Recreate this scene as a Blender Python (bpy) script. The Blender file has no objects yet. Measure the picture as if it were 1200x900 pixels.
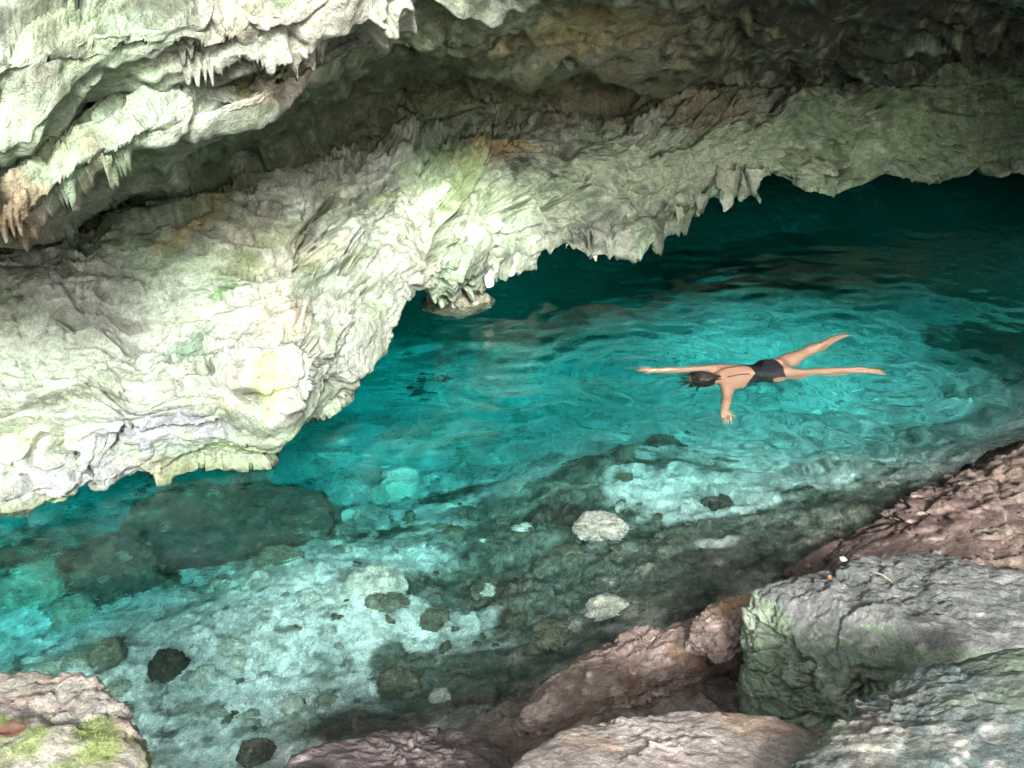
import bpy, bmesh, math, random
import numpy as np
from mathutils import Vector, Matrix

sc = bpy.context.scene
COL = sc.collection
rad = math.radians

# ------------------------------------------------------------------ camera
CAM_Z, PITCH, FPX = 4.0, rad(27.5), 1177.0
cam_d = bpy.data.cameras.new("camera")
cam = bpy.data.objects.new("camera", cam_d)
COL.objects.link(cam)
cam.location = (0, 0, CAM_Z)
cam.rotation_euler = (rad(90) - PITCH, 0, 0)
cam_d.sensor_width = 36.0
cam_d.lens = 36.0 * FPX / 1200.0
cam_d.clip_start = 0.05
cam_d.clip_end = 500
sc.camera = cam

# ------------------------------------------------------------------ sky and sun
SUN_EL, SUN_AZ = rad(33), rad(168)          # azimuth clockwise from +Y: behind the camera
w = bpy.data.worlds.new("World")
sc.world = w
w.use_nodes = True
nt = w.node_tree
bg = nt.nodes["Background"]
sky = nt.nodes.new("ShaderNodeTexSky")
sky.sky_type = 'NISHITA'
sky.sun_disc = False
sky.sun_elevation = SUN_EL
sky.sun_rotation = SUN_AZ
sky.air_density = 1.0
sky.dust_density = 4.0
sky.ozone_density = 1.0
hs = nt.nodes.new("ShaderNodeHueSaturation")
hs.inputs['Saturation'].default_value = 0.35
nt.links.new(sky.outputs[0], hs.inputs['Color'])
nt.links.new(hs.outputs[0], bg.inputs[0])
bg.inputs[1].default_value = 0.085

sd = bpy.data.lights.new("sun", 'SUN')
sd.energy = 2.5
sd.angle = rad(12)
sd.color = (1.0, 0.99, 0.972)
sun = bpy.data.objects.new("sun", sd)
COL.objects.link(sun)
sdir = Vector((math.sin(SUN_AZ) * math.cos(SUN_EL), math.cos(SUN_AZ) * math.cos(SUN_EL), math.sin(SUN_EL)))
sun.rotation_euler = sdir.to_track_quat('Z', 'Y').to_euler()
sun.location = sdir * 30

vs = sc.view_settings
vs.view_transform = 'Standard'
vs.look = 'None'
vs.exposure = 2.4
vs.gamma = 1.0
cy = sc.cycles
cy.use_denoising = True
cy.max_bounces = 12
cy.diffuse_bounces = 3
cy.transmission_bounces = 8
cy.caustics_refractive = True
cy.caustics_reflective = False
cy.blur_glossy = 0.3
cy.sample_clamp_indirect = 0.0

# ------------------------------------------------------------------ pixels of the photo -> places
SP, CP = math.sin(PITCH), math.cos(PITCH)

def ray(px, py):
    a = (np.asarray(px, float) - 600) / FPX
    b = -(np.asarray(py, float) - 450) / FPX
    a, b = np.broadcast_arrays(a, b)
    return np.stack([a, CP + b * SP, -SP + b * CP], -1)

def at_d(px, py, d):
    return np.array([0, 0, CAM_Z]) + ray(px, py) * np.asarray(d, float)[..., None]

def at_z(px, py, z=0.0):
    r = ray(px, py)
    t = (np.asarray(z, float) - CAM_Z) / r[..., 2]
    return np.array([0, 0, CAM_Z]) + r * t[..., None]

def depth_for_z(px, py, z):
    return (np.asarray(z, float) - CAM_Z) / ray(px, py)[..., 2]

def at_under(px, py, D):
    """the point D metres under the water that shows at this pixel (light bends at the surface)"""
    p = at_z(px, py, 0.0)
    r = ray(px, py)
    r = r / np.linalg.norm(r, axis=-1, keepdims=True)
    e = 1 / 1.333
    c = -r[..., 2:3]
    k = np.sqrt(1 - e * e * (1 - c * c))
    t = e * r + (e * c - k) * np.array([0, 0, 1.0])
    return p + t * (np.asarray(D, float)[..., None] / -t[..., 2:3])

# ------------------------------------------------------------------ numpy noise
GR = np.array([[1,1,0],[-1,1,0],[1,-1,0],[-1,-1,0],[1,0,1],[-1,0,1],[1,0,-1],[-1,0,-1],
               [0,1,1],[0,-1,1],[0,1,-1],[0,-1,-1],[1,1,0],[-1,1,0],[0,-1,1],[0,-1,-1]], np.float32)

def _h(x, y, z, s):
    h = (x.astype(np.uint32) * np.uint32(374761393) + y.astype(np.uint32) * np.uint32(668265263)
         + z.astype(np.uint32) * np.uint32(2147483647) + np.uint32((s * 2654435761) & 0xffffffff))
    h = (h ^ (h >> np.uint32(13))) * np.uint32(1274126177)
    h = (h ^ (h >> np.uint32(16))) * np.uint32(2246822519)
    return h ^ (h >> np.uint32(15))

def perlin(P, s=0):
    P = np.asarray(P, np.float32)
    sh = P.shape[:-1]
    P = P.reshape(-1, 3)
    F = np.floor(P)
    I = F.astype(np.int64)
    f = P - F
    u = f * f * f * (f * (f * 6 - 15) + 10)
    out = np.zeros(len(P), np.float32)
    for dx in (0, 1):
        wx = u[:, 0] if dx else 1 - u[:, 0]
        for dy in (0, 1):
            wy = u[:, 1] if dy else 1 - u[:, 1]
            for dz in (0, 1):
                wz = u[:, 2] if dz else 1 - u[:, 2]
                g = GR[_h(I[:, 0] + dx, I[:, 1] + dy, I[:, 2] + dz, s) & np.uint32(15)]
                out += wx * wy * wz * (g[:, 0] * (f[:, 0] - dx) + g[:, 1] * (f[:, 1] - dy) + g[:, 2] * (f[:, 2] - dz))
    return out.reshape(sh)

def fbm(P, freq, octv=4, s=0, gain=0.5, ridged=False):
    P = np.asarray(P, np.float32) * freq
    a, tot, out = 1.0, 0.0, 0
    for k in range(octv):
        n = perlin(P * (2.03 ** k) + 17.3 * k, s + k)
        if ridged:
            n = 1 - 2 * np.abs(n)
            n = n * n - 0.45
        out = out + a * n
        tot += a
        a *= gain
    return out / tot

def worley(P, freq, s=0):
    P = np.asarray(P, np.float32) * freq
    sh = P.shape[:-1]
    P = P.reshape(-1, 3)
    F = np.floor(P)
    I = F.astype(np.int64)
    f = P - F
    f1 = np.full(len(P), 9, np.float32)
    f2 = f1.copy()
    for dx in (-1, 0, 1):
        for dy in (-1, 0, 1):
            for dz in (-1, 0, 1):
                h = _h(I[:, 0] + dx, I[:, 1] + dy, I[:, 2] + dz, s)
                c = np.stack([(h & np.uint32(1023)), (h >> np.uint32(10)) & np.uint32(1023), (h >> np.uint32(20)) & np.uint32(1023)], -1).astype(np.float32) / 1023
                d = np.sqrt((((c + np.array([dx, dy, dz], np.float32)) - f) ** 2).sum(-1))
                f2 = np.minimum(f2, np.maximum(f1, d))
                f1 = np.minimum(f1, d)
    return f1.reshape(sh), f2.reshape(sh)

def facets(P, freq, s=0, tilt=0.9):
    """broken rock: every Voronoi cell is a flat face with its own step and tilt -> (height about -1..1, cell random 0..1)"""
    P = np.asarray(P, np.float32) * freq
    sh = P.shape[:-1]
    P = P.reshape(-1, 3)
    F = np.floor(P); I = F.astype(np.int64); f = P - F
    f1 = np.full(len(P), 9, np.float32); hh = np.zeros(len(P), np.float32); rr = hh.copy()
    for dx in (-1, 0, 1):
        for dy in (-1, 0, 1):
            for dz in (-1, 0, 1):
                h = _h(I[:, 0] + dx, I[:, 1] + dy, I[:, 2] + dz, s)
                c = np.stack([(h & np.uint32(1023)), (h >> np.uint32(10)) & np.uint32(1023), (h >> np.uint32(20)) & np.uint32(1023)], -1).astype(np.float32) / 1023
                v = f - (c + np.array([dx, dy, dz], np.float32))
                d = (v * v).sum(-1)
                h2 = h * np.uint32(2246822519) + np.uint32(977)
                g = np.stack([(h2 >> np.uint32(4)) & np.uint32(255), (h2 >> np.uint32(12)) & np.uint32(255), (h2 >> np.uint32(20)) & np.uint32(255)], -1).astype(np.float32) / 127.5 - 1
                r = ((h2 >> np.uint32(7)) & np.uint32(511)).astype(np.float32) / 511
                m = d < f1
                f1 = np.where(m, d, f1); rr = np.where(m, r, rr)
                hh = np.where(m, (r - .5) * 1.2 + tilt * (g * v).sum(-1), hh)
    return hh.reshape(sh), rr.reshape(sh)

def sstep(a, b, x):
    t = np.clip((x - a) / (b - a), 0, 1)
    return t * t * (3 - 2 * t)

# ------------------------------------------------------------------ object helpers
def tag(o, label=None, cat=None, group=None, kind=None):
    if label: o['label'] = label
    if cat: o['category'] = cat
    if group: o['group'] = group
    if kind: o['kind'] = kind
    return o

def mesh_np(name, V, F, mat, parent=None, col=None, smooth=True):
    """V (n,3) float, F (m,k) int"""
    me = bpy.data.meshes.new(name)
    V = np.asarray(V, np.float32); F = np.asarray(F, np.int32)
    n, m, k = len(V), len(F), F.shape[1]
    me.vertices.add(n); me.vertices.foreach_set('co', V.ravel())
    me.loops.add(m * k); me.loops.foreach_set('vertex_index', F.ravel())
    me.polygons.add(m)
    me.polygons.foreach_set('loop_start', np.arange(0, m * k, k, dtype=np.int32))
    me.update(calc_edges=True)
    me.validate()
    if smooth:
        me.polygons.foreach_set('use_smooth', np.ones(len(me.polygons), bool))
    if col is not None:
        at = me.attributes.new('tint', 'FLOAT_COLOR', 'POINT')
        c4 = np.ones((n, 4), np.float32); c4[:, :3] = np.clip(col, 0, 1)
        at.data.foreach_set('color', c4.ravel())
    if mat: me.materials.append(mat)
    o = bpy.data.objects.new(name, me)
    COL.objects.link(o)
    if parent: o.parent = parent
    return o

def grid_faces(nu, nv):
    i = np.arange(nu - 1)[:, None] * nv + np.arange(nv - 1)[None, :]
    return np.stack([i, i + nv, i + nv + 1, i + 1], -1).reshape(-1, 4)

def recentre(o, p):
    """put the object's origin at p without moving its mesh"""
    p = Vector([float(c) for c in p])
    o.data.transform(Matrix.Translation(-p))
    o.location = p
    return o

# ------------------------------------------------------------------ materials
def nodes(name):
    m = bpy.data.materials.new(name); m.use_nodes = True
    t = m.node_tree
    return m, t, t.nodes['Principled BSDF']

def rock_mat(name, scale=14.0, bump=0.5, dist=0.02, rough=0.85, var=0.4, spec=0.3):
    m, t, b = nodes(name)
    N, L = t.nodes, t.links
    geo = N.new('ShaderNodeNewGeometry')
    at = N.new('ShaderNodeAttribute'); at.attribute_name = 'tint'
    n1 = N.new('ShaderNodeTexNoise'); n1.inputs['Scale'].default_value = scale
    n1.inputs['Detail'].default_value = 9; n1.inputs['Roughness'].default_value = 0.68
    n1.inputs['Distortion'].default_value = 0.6
    n2 = N.new('ShaderNodeTexNoise'); n2.inputs['Scale'].default_value = scale * 4.5
    n2.inputs['Detail'].default_value = 5; n2.inputs['Roughness'].default_value = 0.7
    vo = N.new('ShaderNodeTexVoronoi'); vo.inputs['Scale'].default_value = scale * 1.7
    for n in (n1, n2, vo): L.new(geo.outputs['Position'], n.inputs['Vector'])
    mr = N.new('ShaderNodeMapRange')
    mr.inputs['From Min'].default_value = 0.3; mr.inputs['From Max'].default_value = 0.7
    mr.inputs['To Min'].default_value = 1 - var; mr.inputs['To Max'].default_value = 1 + var * 0.8
    L.new(n1.outputs['Fac'], mr.inputs['Value'])
    mr2 = N.new('ShaderNodeMapRange')
    mr2.inputs['From Min'].default_value = 0.32; mr2.inputs['From Max'].default_value = 0.68
    mr2.inputs['To Min'].default_value = 1 - var * 0.7; mr2.inputs['To Max'].default_value = 1 + var * 0.4
    L.new(n2.outputs['Fac'], mr2.inputs['Value'])
    mu = N.new('ShaderNodeMath'); mu.operation = 'MULTIPLY'
    L.new(mr.outputs[0], mu.inputs[0]); L.new(mr2.outputs[0], mu.inputs[1])
    vm = N.new('ShaderNodeVectorMath'); vm.operation = 'SCALE'
    L.new(at.outputs['Color'], vm.inputs[0]); L.new(mu.outputs[0], vm.inputs['Scale'])
    L.new(vm.outputs[0], b.inputs['Base Color'])
    n3 = N.new('ShaderNodeTexNoise'); n3.inputs['Scale'].default_value = scale * 13; n3.inputs['Detail'].default_value = 3
    L.new(geo.outputs['Position'], n3.inputs['Vector'])
    mr3 = N.new('ShaderNodeMapRange'); mr3.inputs['From Min'].default_value = 0.3; mr3.inputs['From Max'].default_value = 0.7
    mr3.inputs['To Min'].default_value = 1 - var * 0.7; mr3.inputs['To Max'].default_value = 1 + var * 0.6
    L.new(n3.outputs['Fac'], mr3.inputs['Value'])
    mu2 = N.new('ShaderNodeMath'); mu2.operation = 'MULTIPLY'
    L.new(mu.outputs[0], mu2.inputs[0]); L.new(mr3.outputs[0], mu2.inputs[1]); L.new(mu2.outputs[0], vm.inputs['Scale'])
    m5 = N.new('ShaderNodeMath'); m5.operation = 'MULTIPLY_ADD'; m5.inputs[1].default_value = 0.16
    L.new(n3.outputs['Fac'], m5.inputs[0])
    ad = N.new('ShaderNodeMath'); ad.operation = 'ADD'
    m3 = N.new('ShaderNodeMath'); m3.operation = 'MULTIPLY'; m3.inputs[1].default_value = 0.45
    L.new(n2.outputs['Fac'], m3.inputs[0])
    L.new(n1.outputs['Fac'], ad.inputs[0]); L.new(m3.outputs[0], ad.inputs[1])
    a2 = N.new('ShaderNodeMath'); a2.operation = 'ADD'
    m4 = N.new('ShaderNodeMath'); m4.operation = 'MULTIPLY'; m4.inputs[1].default_value = 0.3
    L.new(vo.outputs['Distance'], m4.inputs[0]); L.new(m4.outputs[0], a2.inputs[0]); L.new(ad.outputs[0], a2.inputs[1])
    bp = N.new('ShaderNodeBump'); bp.inputs['Strength'].default_value = bump; bp.inputs['Distance'].default_value = dist
    L.new(a2.outputs[0], m5.inputs[2]); L.new(m5.outputs[0], bp.inputs['Height']); L.new(bp.outputs[0], b.inputs['Normal'])
    b.inputs['Roughness'].default_value = rough
    b.inputs['Specular IOR Level'].default_value = spec
    return m

def plain_mat(name, col, rough=0.5, spec=0.4, noise=0.0, scale=40):
    m, t, b = nodes(name)
    b.inputs['Roughness'].default_value = rough
    b.inputs['Specular IOR Level'].default_value = spec
    if noise:
        n = t.nodes.new('ShaderNodeTexNoise'); n.inputs['Scale'].default_value = scale; n.inputs['Detail'].default_value = 5
        geo = t.nodes.new('ShaderNodeNewGeometry'); t.links.new(geo.outputs['Position'], n.inputs['Vector'])
        r = t.nodes.new('ShaderNodeValToRGB')
        r.color_ramp.elements[0].position = 0.3; r.color_ramp.elements[1].position = 0.7
        r.color_ramp.elements[0].color = [c * (1 - noise) for c in col] + [1]
        r.color_ramp.elements[1].color = [min(1, c * (1 + noise)) for c in col] + [1]
        t.links.new(n.outputs['Fac'], r.inputs[0]); t.links.new(r.outputs[0], b.inputs['Base Color'])
    else:
        b.inputs['Base Color'].default_value = list(col) + [1]
    return m

M_wall = rock_mat('limestone', 9.0, 0.8, 0.05, 0.9, 0.42)
M_boulder = rock_mat('shore_rock', 26.0, 0.9, 0.016, 0.8, 0.45)
M_bed = rock_mat('pool_bed_rock', 16.0, 0.9, 0.03, 0.9, 0.5)

def mixc(a, b, t):
    return a * (1 - t[..., None]) + np.array(b, np.float32) * t[..., None]

# ------------------------------------------------------------------ THE CAVE WALL: one lofted rock surface
# rows run along the rock from left to right; each is (px, py, depth) or (px, py, height) of points on the rock
lip = np.array([(-2500,700),(-900,660),(-300,625),(0,575),(35,580),(75,590),(120,580),(150,565),(200,556),(322,547),(336,514),
    (385,480),(435,449),(444,425),(470,388),(492,336),(560,314),(605,300),(640,284),(690,286),(735,282),(760,275),
    (815,252),(835,236),(855,236),(900,214),(945,222),(985,224),(1040,210),(1150,200),(1200,203),(1500,190),(2200,230),(3600,330)], float)
lipz = np.array([(-2500,0),(0,0.02),(150,0.02),(322,0.04),(340,0.1),(440,0.16),(492,0.35),(620,0.45),(900,0.5),(1200,0.45),(3600,0.5)], float)

u_px = np.concatenate([np.linspace(-2500, -70, 60)[:-1], np.linspace(-70, 1270, 880), np.linspace(1270, 3600, 60)[1:]])
LY = np.interp(u_px, lip[:, 0], lip[:, 1])
LZ = np.interp(u_px, lipz[:, 0], lipz[:, 1])
LD = depth_for_z(u_px, LY, LZ)
K = np.array([-2500, -900, -300, 0, 150, 330, 450, 600, 750, 900, 1050, 1200, 1500, 2200, 3600], float)

def row(ys, ds):
    y = np.interp(u_px, K, ys); d = np.interp(u_px, K, ds)
    ker = np.ones(41) / 41
    y = np.convolve(np.pad(y, 20, 'edge'), ker, 'valid')
    d = np.convolve(np.pad(d, 20, 'edge'), ker, 'valid')
    return at_d(u_px, y, d)

LIP = at_d(u_px, LY, LD)
# inside the cave, behind the lip
back = np.stack([np.full_like(u_px, -0.35), np.full_like(u_px, 0.94), np.zeros_like(u_px)], -1)
rows = []
def behind(b, dz=None, z=None):
    P = LIP + back * b
    P[:, 2] = LIP[:, 2] + dz if z is None else z
    return P
rows.append(behind(7.5, z=-6.0))
rows.append(behind(6.5, z=-1.0))
rows.append(behind(4.5, z=0.9))
rows.append(behind(1.6, dz=0.35))
rows.append(behind(0.4, dz=0.10))
rows.append(LIP)
ld = np.interp(K, u_px, LD)
#               -2500 -900 -300   0   150  330  450  600  750  900 1050 1200 1500 2200 3600
rows.append(row([610, 590, 555, 522, 490, 450, 365, 252, 237, 190, 180, 170, 160, 180, 260],
                [4.0, 5.5, 6.6, 6.9, 6.9, 7.0, 8.3,10.1,10.9,12.0,12.5,12.5,11.0, 8.0, 5.2]))
rows.append(row([480, 470, 450, 420, 390, 340, 270, 205, 188, 155, 140, 130, 120, 120, 150],
                [4.2, 5.8, 6.9, 7.2, 7.3, 7.6, 8.7,10.2,10.9,11.9,12.3,12.3,10.8, 7.8, 5.2]))
rows.append(row([390, 380, 370, 330, 275, 238, 215, 168, 150, 125, 105,  90,  80,  60,  60],
                [4.5, 6.1, 7.2, 7.6, 7.7, 8.0, 8.9,10.3,11.1,12.0,12.3,12.1,10.6, 7.6, 5.2]))
rows.append(row([320, 320, 315, 285, 238, 190, 150, 128, 112,  85,  70,  55,  40,  10, -20],
                [4.7, 6.5, 7.9, 8.4, 8.5, 8.8, 9.9,11.2,11.7,12.3,12.4,12.0,10.4, 7.4, 5.2]))
rows.append(row([300, 300, 295, 272, 215, 160, 108, 100,  95,  70,  50,  35,  20, -20, -60],
                [4.0, 5.7, 7.0, 7.6, 7.7, 8.1, 9.2,10.6,11.0,11.4,11.1,10.6, 9.2, 6.8, 4.8]))
i_A2e = len(rows)
rows.append(row([280, 280, 280, 262, 180, 115,  62,  80,  76,  55,  30,  10,   0, -60,-120],
                [2.8, 3.7, 4.4, 4.65, 5.0, 5.5, 6.7, 8.2, 9.0, 9.6, 9.7, 9.2, 7.8, 6.0, 4.4]))
rows.append(row([230, 230, 220, 215, 128,  85,  42,  45,  40,  22,   5, -15, -35,-100,-180],
                [2.75, 3.65, 4.35, 4.6, 4.95, 5.4, 6.4, 7.6, 8.3, 8.8, 8.8, 8.3, 7.2, 5.6, 4.2]))
rows.append(row([190, 180, 165, 160, 100,  66,  25,  18,  10,   0, -15, -35, -60,-140,-240],
                [2.8, 3.75, 4.5, 4.8, 5.2, 5.55, 6.4, 7.2, 7.6, 7.9, 7.8, 7.3, 6.5, 5.2, 4.0]))
i_A1e = len(rows)
rows.append(row([185, 185, 185, 188,  84,  58,  32, -15, -20, -28, -40, -60, -90,-190,-300],
                [2.5, 3.4, 4.1, 4.35, 4.75, 5.1, 5.8, 6.4, 6.6, 6.5, 6.3, 6.0, 5.5, 4.6, 3.7]))
rows.append(row([100, 100,  90,  75,  42,  20, -15, -50, -60, -70, -85,-110,-140,-250,-380],
                [2.4, 3.2, 3.9, 4.1, 4.45, 4.8, 5.4, 5.8, 5.9, 5.6, 5.3, 5.0, 4.6, 4.0, 3.4]))
rows.append(row([-20, -20, -30, -40, -60, -70, -90,-110,-120,-140,-170,-200,-240,-360,-500],
                [2.5, 3.3, 4.0, 4.3, 4.65, 5.0, 5.3, 5.3, 5.0, 4.5, 4.1, 3.8, 3.6, 3.4, 3.0]))
# the outer cliff above the mouth: on the left it climbs straight up, on the right the roof reaches forward over the bank first
def cap(Ys, Zs):
    top = rows[i_A1e + 2]
    P = top.copy()
    P[:, 1] = np.interp(u_px, K, Ys); P[:, 2] = np.interp(u_px, K, Zs)
    P[:, 0] = np.interp(u_px, K, np.interp(K, u_px, top[:, 0]) * 1.15)
    return P
rows.append(cap([2.9,3.5,4.5,4.8,5.1,5.3,5.3,5.1,4.8,4.5,4.2,3.9,3.2,1.6,0.2], [5.0]*4 + [4.9,4.9,4.7,4.6,4.5,4.5,4.6,4.7,4.8,4.8,4.8]))
rows.append(cap([3.3,3.9,4.9,5.2,5.5,5.7,5.6,5.3,4.9,4.5,4.2,3.9,3.1,1.2,-1.0], [6.5]*4 + [6.4,6.2,6.0,5.8,5.8,5.8,5.9,6.0,6.0,6.0,6.0]))
rows.append(cap([9]*4 + [9,9,9,8,7,5,4,3,3,3,3], [8.5]*15))

R = np.stack(rows, 1)                                    # (nu, nrow, 3)
seg = [5, 6, 10, 16, 12, 50, 56, 56, 40, 32, 42, 46, 40, 32, 48, 42, 22, 10, 6]
assert len(seg) == R.shape[1] - 1, (len(seg), R.shape)
tt, vrow = [], []
for k, s in enumerate(seg):
    for j in range(s): vrow.append(k + j / s)
vrow.append(len(seg)); vrow = np.array(vrow)

def catmull(R, t):
    n = R.shape[1]
    i = np.clip(t.astype(int), 0, n - 2); f = (t - i)[None, :, None]
    p0, p1, p2, p3 = R[:, np.clip(i - 1, 0, n - 1)], R[:, i], R[:, i + 1], R[:, np.clip(i + 2, 0, n - 1)]
    c = 0.35
    m1, m2 = c * (p2 - p0), c * (p3 - p1)
    f2, f3 = f * f, f * f * f
    return (2*f3 - 3*f2 + 1) * p1 + (f3 - 2*f2 + f) * m1 + (-2*f3 + 3*f2) * p2 + (f3 - f2) * m2
G = catmull(R, vrow).astype(np.float32)                  # (nu, nv, 3)
nu, nv = G.shape[:2]

def normals(G):
    du = np.gradient(G, axis=0); dv = np.gradient(G, axis=1)
    n = np.cross(du, dv)
    return n / (np.linalg.norm(n, axis=-1, keepdims=True) + 1e-9)
NB = normals(G)
for _ in range(6):                                       # smooth directions so that pieces do not cross
    NB[1:-1] = (NB[:-2] + NB[1:-1] * 2 + NB[2:]) / 4
    NB[:, 1:-1] = (NB[:, :-2] + NB[:, 1:-1] * 2 + NB[:, 2:]) / 4
NB /= np.linalg.norm(NB, axis=-1, keepdims=True) + 1e-9
tocam = np.array([0, 0, CAM_Z]) - G
if (NB[300:800, 100:300] * tocam[300:800, 100:300]).sum() < 0: NB = -NB; FLIP = True
else: FLIP = False

pxg = np.repeat(u_px[:, None], nv, 1)
rel = G - np.array([0, 0, CAM_Z])
depth = rel[..., 1] * CP - rel[..., 2] * SP
pyg = 450 - FPX * (rel[..., 1] * SP + rel[..., 2] * CP) / np.maximum(depth, 0.2)
i_lip = 5
vr = vrow[None, :]
dl = np.concatenate([[0], np.cumsum(np.linalg.norm(np.diff(G[:, sum(seg[:7])], axis=0), axis=-1))])
p_al = np.repeat(dl[:, None], nv, 1)
q_ac = np.concatenate([np.zeros((nu, 1)), np.cumsum(np.linalg.norm(np.diff(G, axis=1), axis=-1), 1)], 1)
q_ac = q_ac - q_ac[:, [sum(seg[:5])]]
PQ = np.stack([p_al, q_ac, np.zeros_like(q_ac)], -1).astype(np.float32)

upper = sstep(i_A2e - 1.2, i_A2e - 0.3, vr) * np.ones((nu, 1))      # lumpy hanging roof
wgt = sstep(i_lip - 1.5, i_lip + 0.3, vr) * np.ones((nu, 1))
lowf = 1 - upper
WARP = np.stack([fbm(G, 1.1, 3, 5), fbm(G, 1.1, 3, 6), 0 * q_ac], -1)
PQw = (PQ + 0.45 * WARP).astype(np.float32)
h = 0.26 * fbm(G, 0.75, 3, 1) + 0.12 * fbm(PQw * [0.45, 1.1, 1], 0.9, 3, 2)
sh1 = np.stack([fbm(G, 3.0, 4, 301, .6), fbm(G, 3.0, 4, 302, .6), 0 * q_ac], -1).astype(np.float32)
PQs = PQ + 0.25 * WARP + 0.10 * sh1
PQs[..., 2] = 0.4 * fbm(G, .8, 2, 303)
fa, ra = facets(PQs * [0.55, 1.0, 1], 1.15, 311)
fb, rb = facets(PQs * [0.6, 1.0, 1], 2.9, 312)
fc_, rc = facets(PQs * [0.6, 1.1, 1], 7.0, 313)
fd, rd = facets(PQs * [0.8, 1.1, 1], 16.0, 314)
rough_m = sstep(-0.18, 0.2, fbm(G, 0.9, 3, 315))
h += 0.15 * fa + 0.075 * fb + (0.008 + 0.034 * rough_m) * fc_ + (0.003 + 0.013 * rough_m) * fd
wl = 0.35 * fbm(G, 1.2, 4, 7)
def layers(freq, tilt, warp, wf, seed, undercut):
    t = q_ac * freq + tilt * p_al + warp * fbm(PQ * [0.4, 1.0, 1], wf, 4, seed) + wl * freq * .4
    s_ = t - np.floor(t)
    r_ = _h(np.floor(t).astype(np.int64), np.zeros(t.shape, np.int64), np.zeros(t.shape, np.int64), seed) & np.uint32(255)
    return np.minimum((1 - s_) ** 1.2, s_ * undercut) * (0.4 + 1.2 * r_ / 255.0)
a1 = sstep(-0.12, 0.25, fbm(PQw * [0.5, 1.0, 1], 0.8, 2, 15))
lipfade = sstep(i_lip + 0.1, i_lip + 1.0, vr)
h += 0.20 * a1 * layers(1.5, 0.10, 1.3, 0.6, 11, 14) * (1 - 0.4 * upper) * (.3 + .7 * lipfade)
a2 = sstep(-0.02, 0.25, fbm(PQw * [0.5, 1, 1], 1.1, 3, 25))
h += 0.085 * a2 * (.4 + .6 * rough_m) * layers(4.5, 0.35, 2.0, 0.8, 21, 12) * (1 - 0.5 * upper) * (.4 + .6 * lipfade)
a3 = sstep(0.02, 0.25, fbm(PQw * [0.5, 1, 1], 1.6, 3, 35))
h += 0.02 * a3 * rough_m * layers(12, 0.9, 3.0, 1.2, 31, 8)
f1, f2 = worley(PQw * [0.7, 1, 1] + (0.12 * fbm(G, 2.5, 2, 41))[..., None], 2.2, 43)
h += (0.5 - f1) * (0.0 * lowf + 0.16 * upper)
f1b, _ = worley(G + 0.05 * fbm(G, 6, 2, 45)[..., None], 7.0, 47)
a4 = sstep(-0.05, 0.25, fbm(G, 1.0, 3, 48))
h += (0.5 - f1b) * (0.02 * a4 + 0.03 * upper)
h += (0.015 + 0.03 * a4) * fbm(PQw * [0.4, 1.2, 1], 2.6, 5, 51, 0.55, True)
h += 0.035 * a4 * fbm(G, 8, 4, 55, 0.6) + 0.022 * fbm(G, 14, 4, 56, 0.65)
# open joints that run with the layers
cn = np.abs(fbm(PQw * [0.22, 1.0, 1], 1.9, 3, 58)); cn2 = np.abs(fbm(PQw * [0.5, 1.0, 1], 3.8, 3, 59))
crack = sstep(0.022, 0.004, cn) * sstep(-0.1, 0.1, fbm(G, 1.2, 2, 60))
crack2 = sstep(0.02, 0.004, cn2) * sstep(0.0, 0.2, fbm(G, 1.7, 2, 62))
h -= (0.13 * crack + 0.06 * crack2) * wgt
pit = sstep(0.2, 0.36, fbm(PQw * [0.55, 1.4, 1], 2.4, 3, 61))
h -= 0.2 * pit * wgt
h *= 0.35 + 0.65 * wgt
hs_ = h.copy()
for _ in range(4):
    hs_[1:-1] = (hs_[:-2] + 2 * hs_[1:-1] + hs_[2:]) / 4
    hs_[:, 1:-1] = (hs_[:, :-2] + 2 * hs_[:, 1:-1] + hs_[:, 2:]) / 4
und = upper * sstep(0.25, -0.15, NB[..., 2])             # undersides: no slivers hanging from the steps
h = h * (1 - und) + hs_ * 0.75 * und
W = G + NB * h[..., None]

# drips: jagged teeth along the hanging edges
rng = np.random.default_rng(5)
def teeth(n, hmin, hmax, wmin, wmax, lo=-300, hi=1350, power=2.2):
    out = np.zeros(nu)
    for _ in range(n):
        c = rng.uniform(lo, hi); wd = rng.uniform(wmin, wmax); hh = hmin + (hmax - hmin) * rng.random() ** power
        out = np.maximum(out, hh * np.clip(1 - np.abs(u_px - c) / wd, 0, 1) ** 1.25)
    return out
def hang(irow, T, below=0.35, above=0.8):
    d = vr - irow
    g = np.where(d < 0, np.clip(1 + d / below, 0, 1), np.clip(1 - d / above, 0, 1)) ** 1.5
    W[..., 2] -= T[:, None] * g
dscale = LD / 9.0
clump = sstep(-0.15, 0.35, fbm(np.stack([u_px / 130, u_px * 0 + .3, u_px * 0 + .6], -1), 1.0, 2, 401, .3))
hang(i_lip, (teeth(260, 0.01, 0.12, 3, 9) * (0.3 + 0.7 * clump) + 0.12 * clump) * dscale * np.interp(u_px, [0, 330, 450, 560, 940, 1000], [0.2, 0.2, 0.5, 1, 1, .35]), 0.35, 0.5)
hang(i_A2e, teeth(90, 0.0, 0.04, 8, 30) + .10 * np.roll(clump, 150), 0.4, 0.6)
hang(i_A1e, 0 * u_px + .10 * np.roll(clump, 300), 0.4, 0.6)

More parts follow.
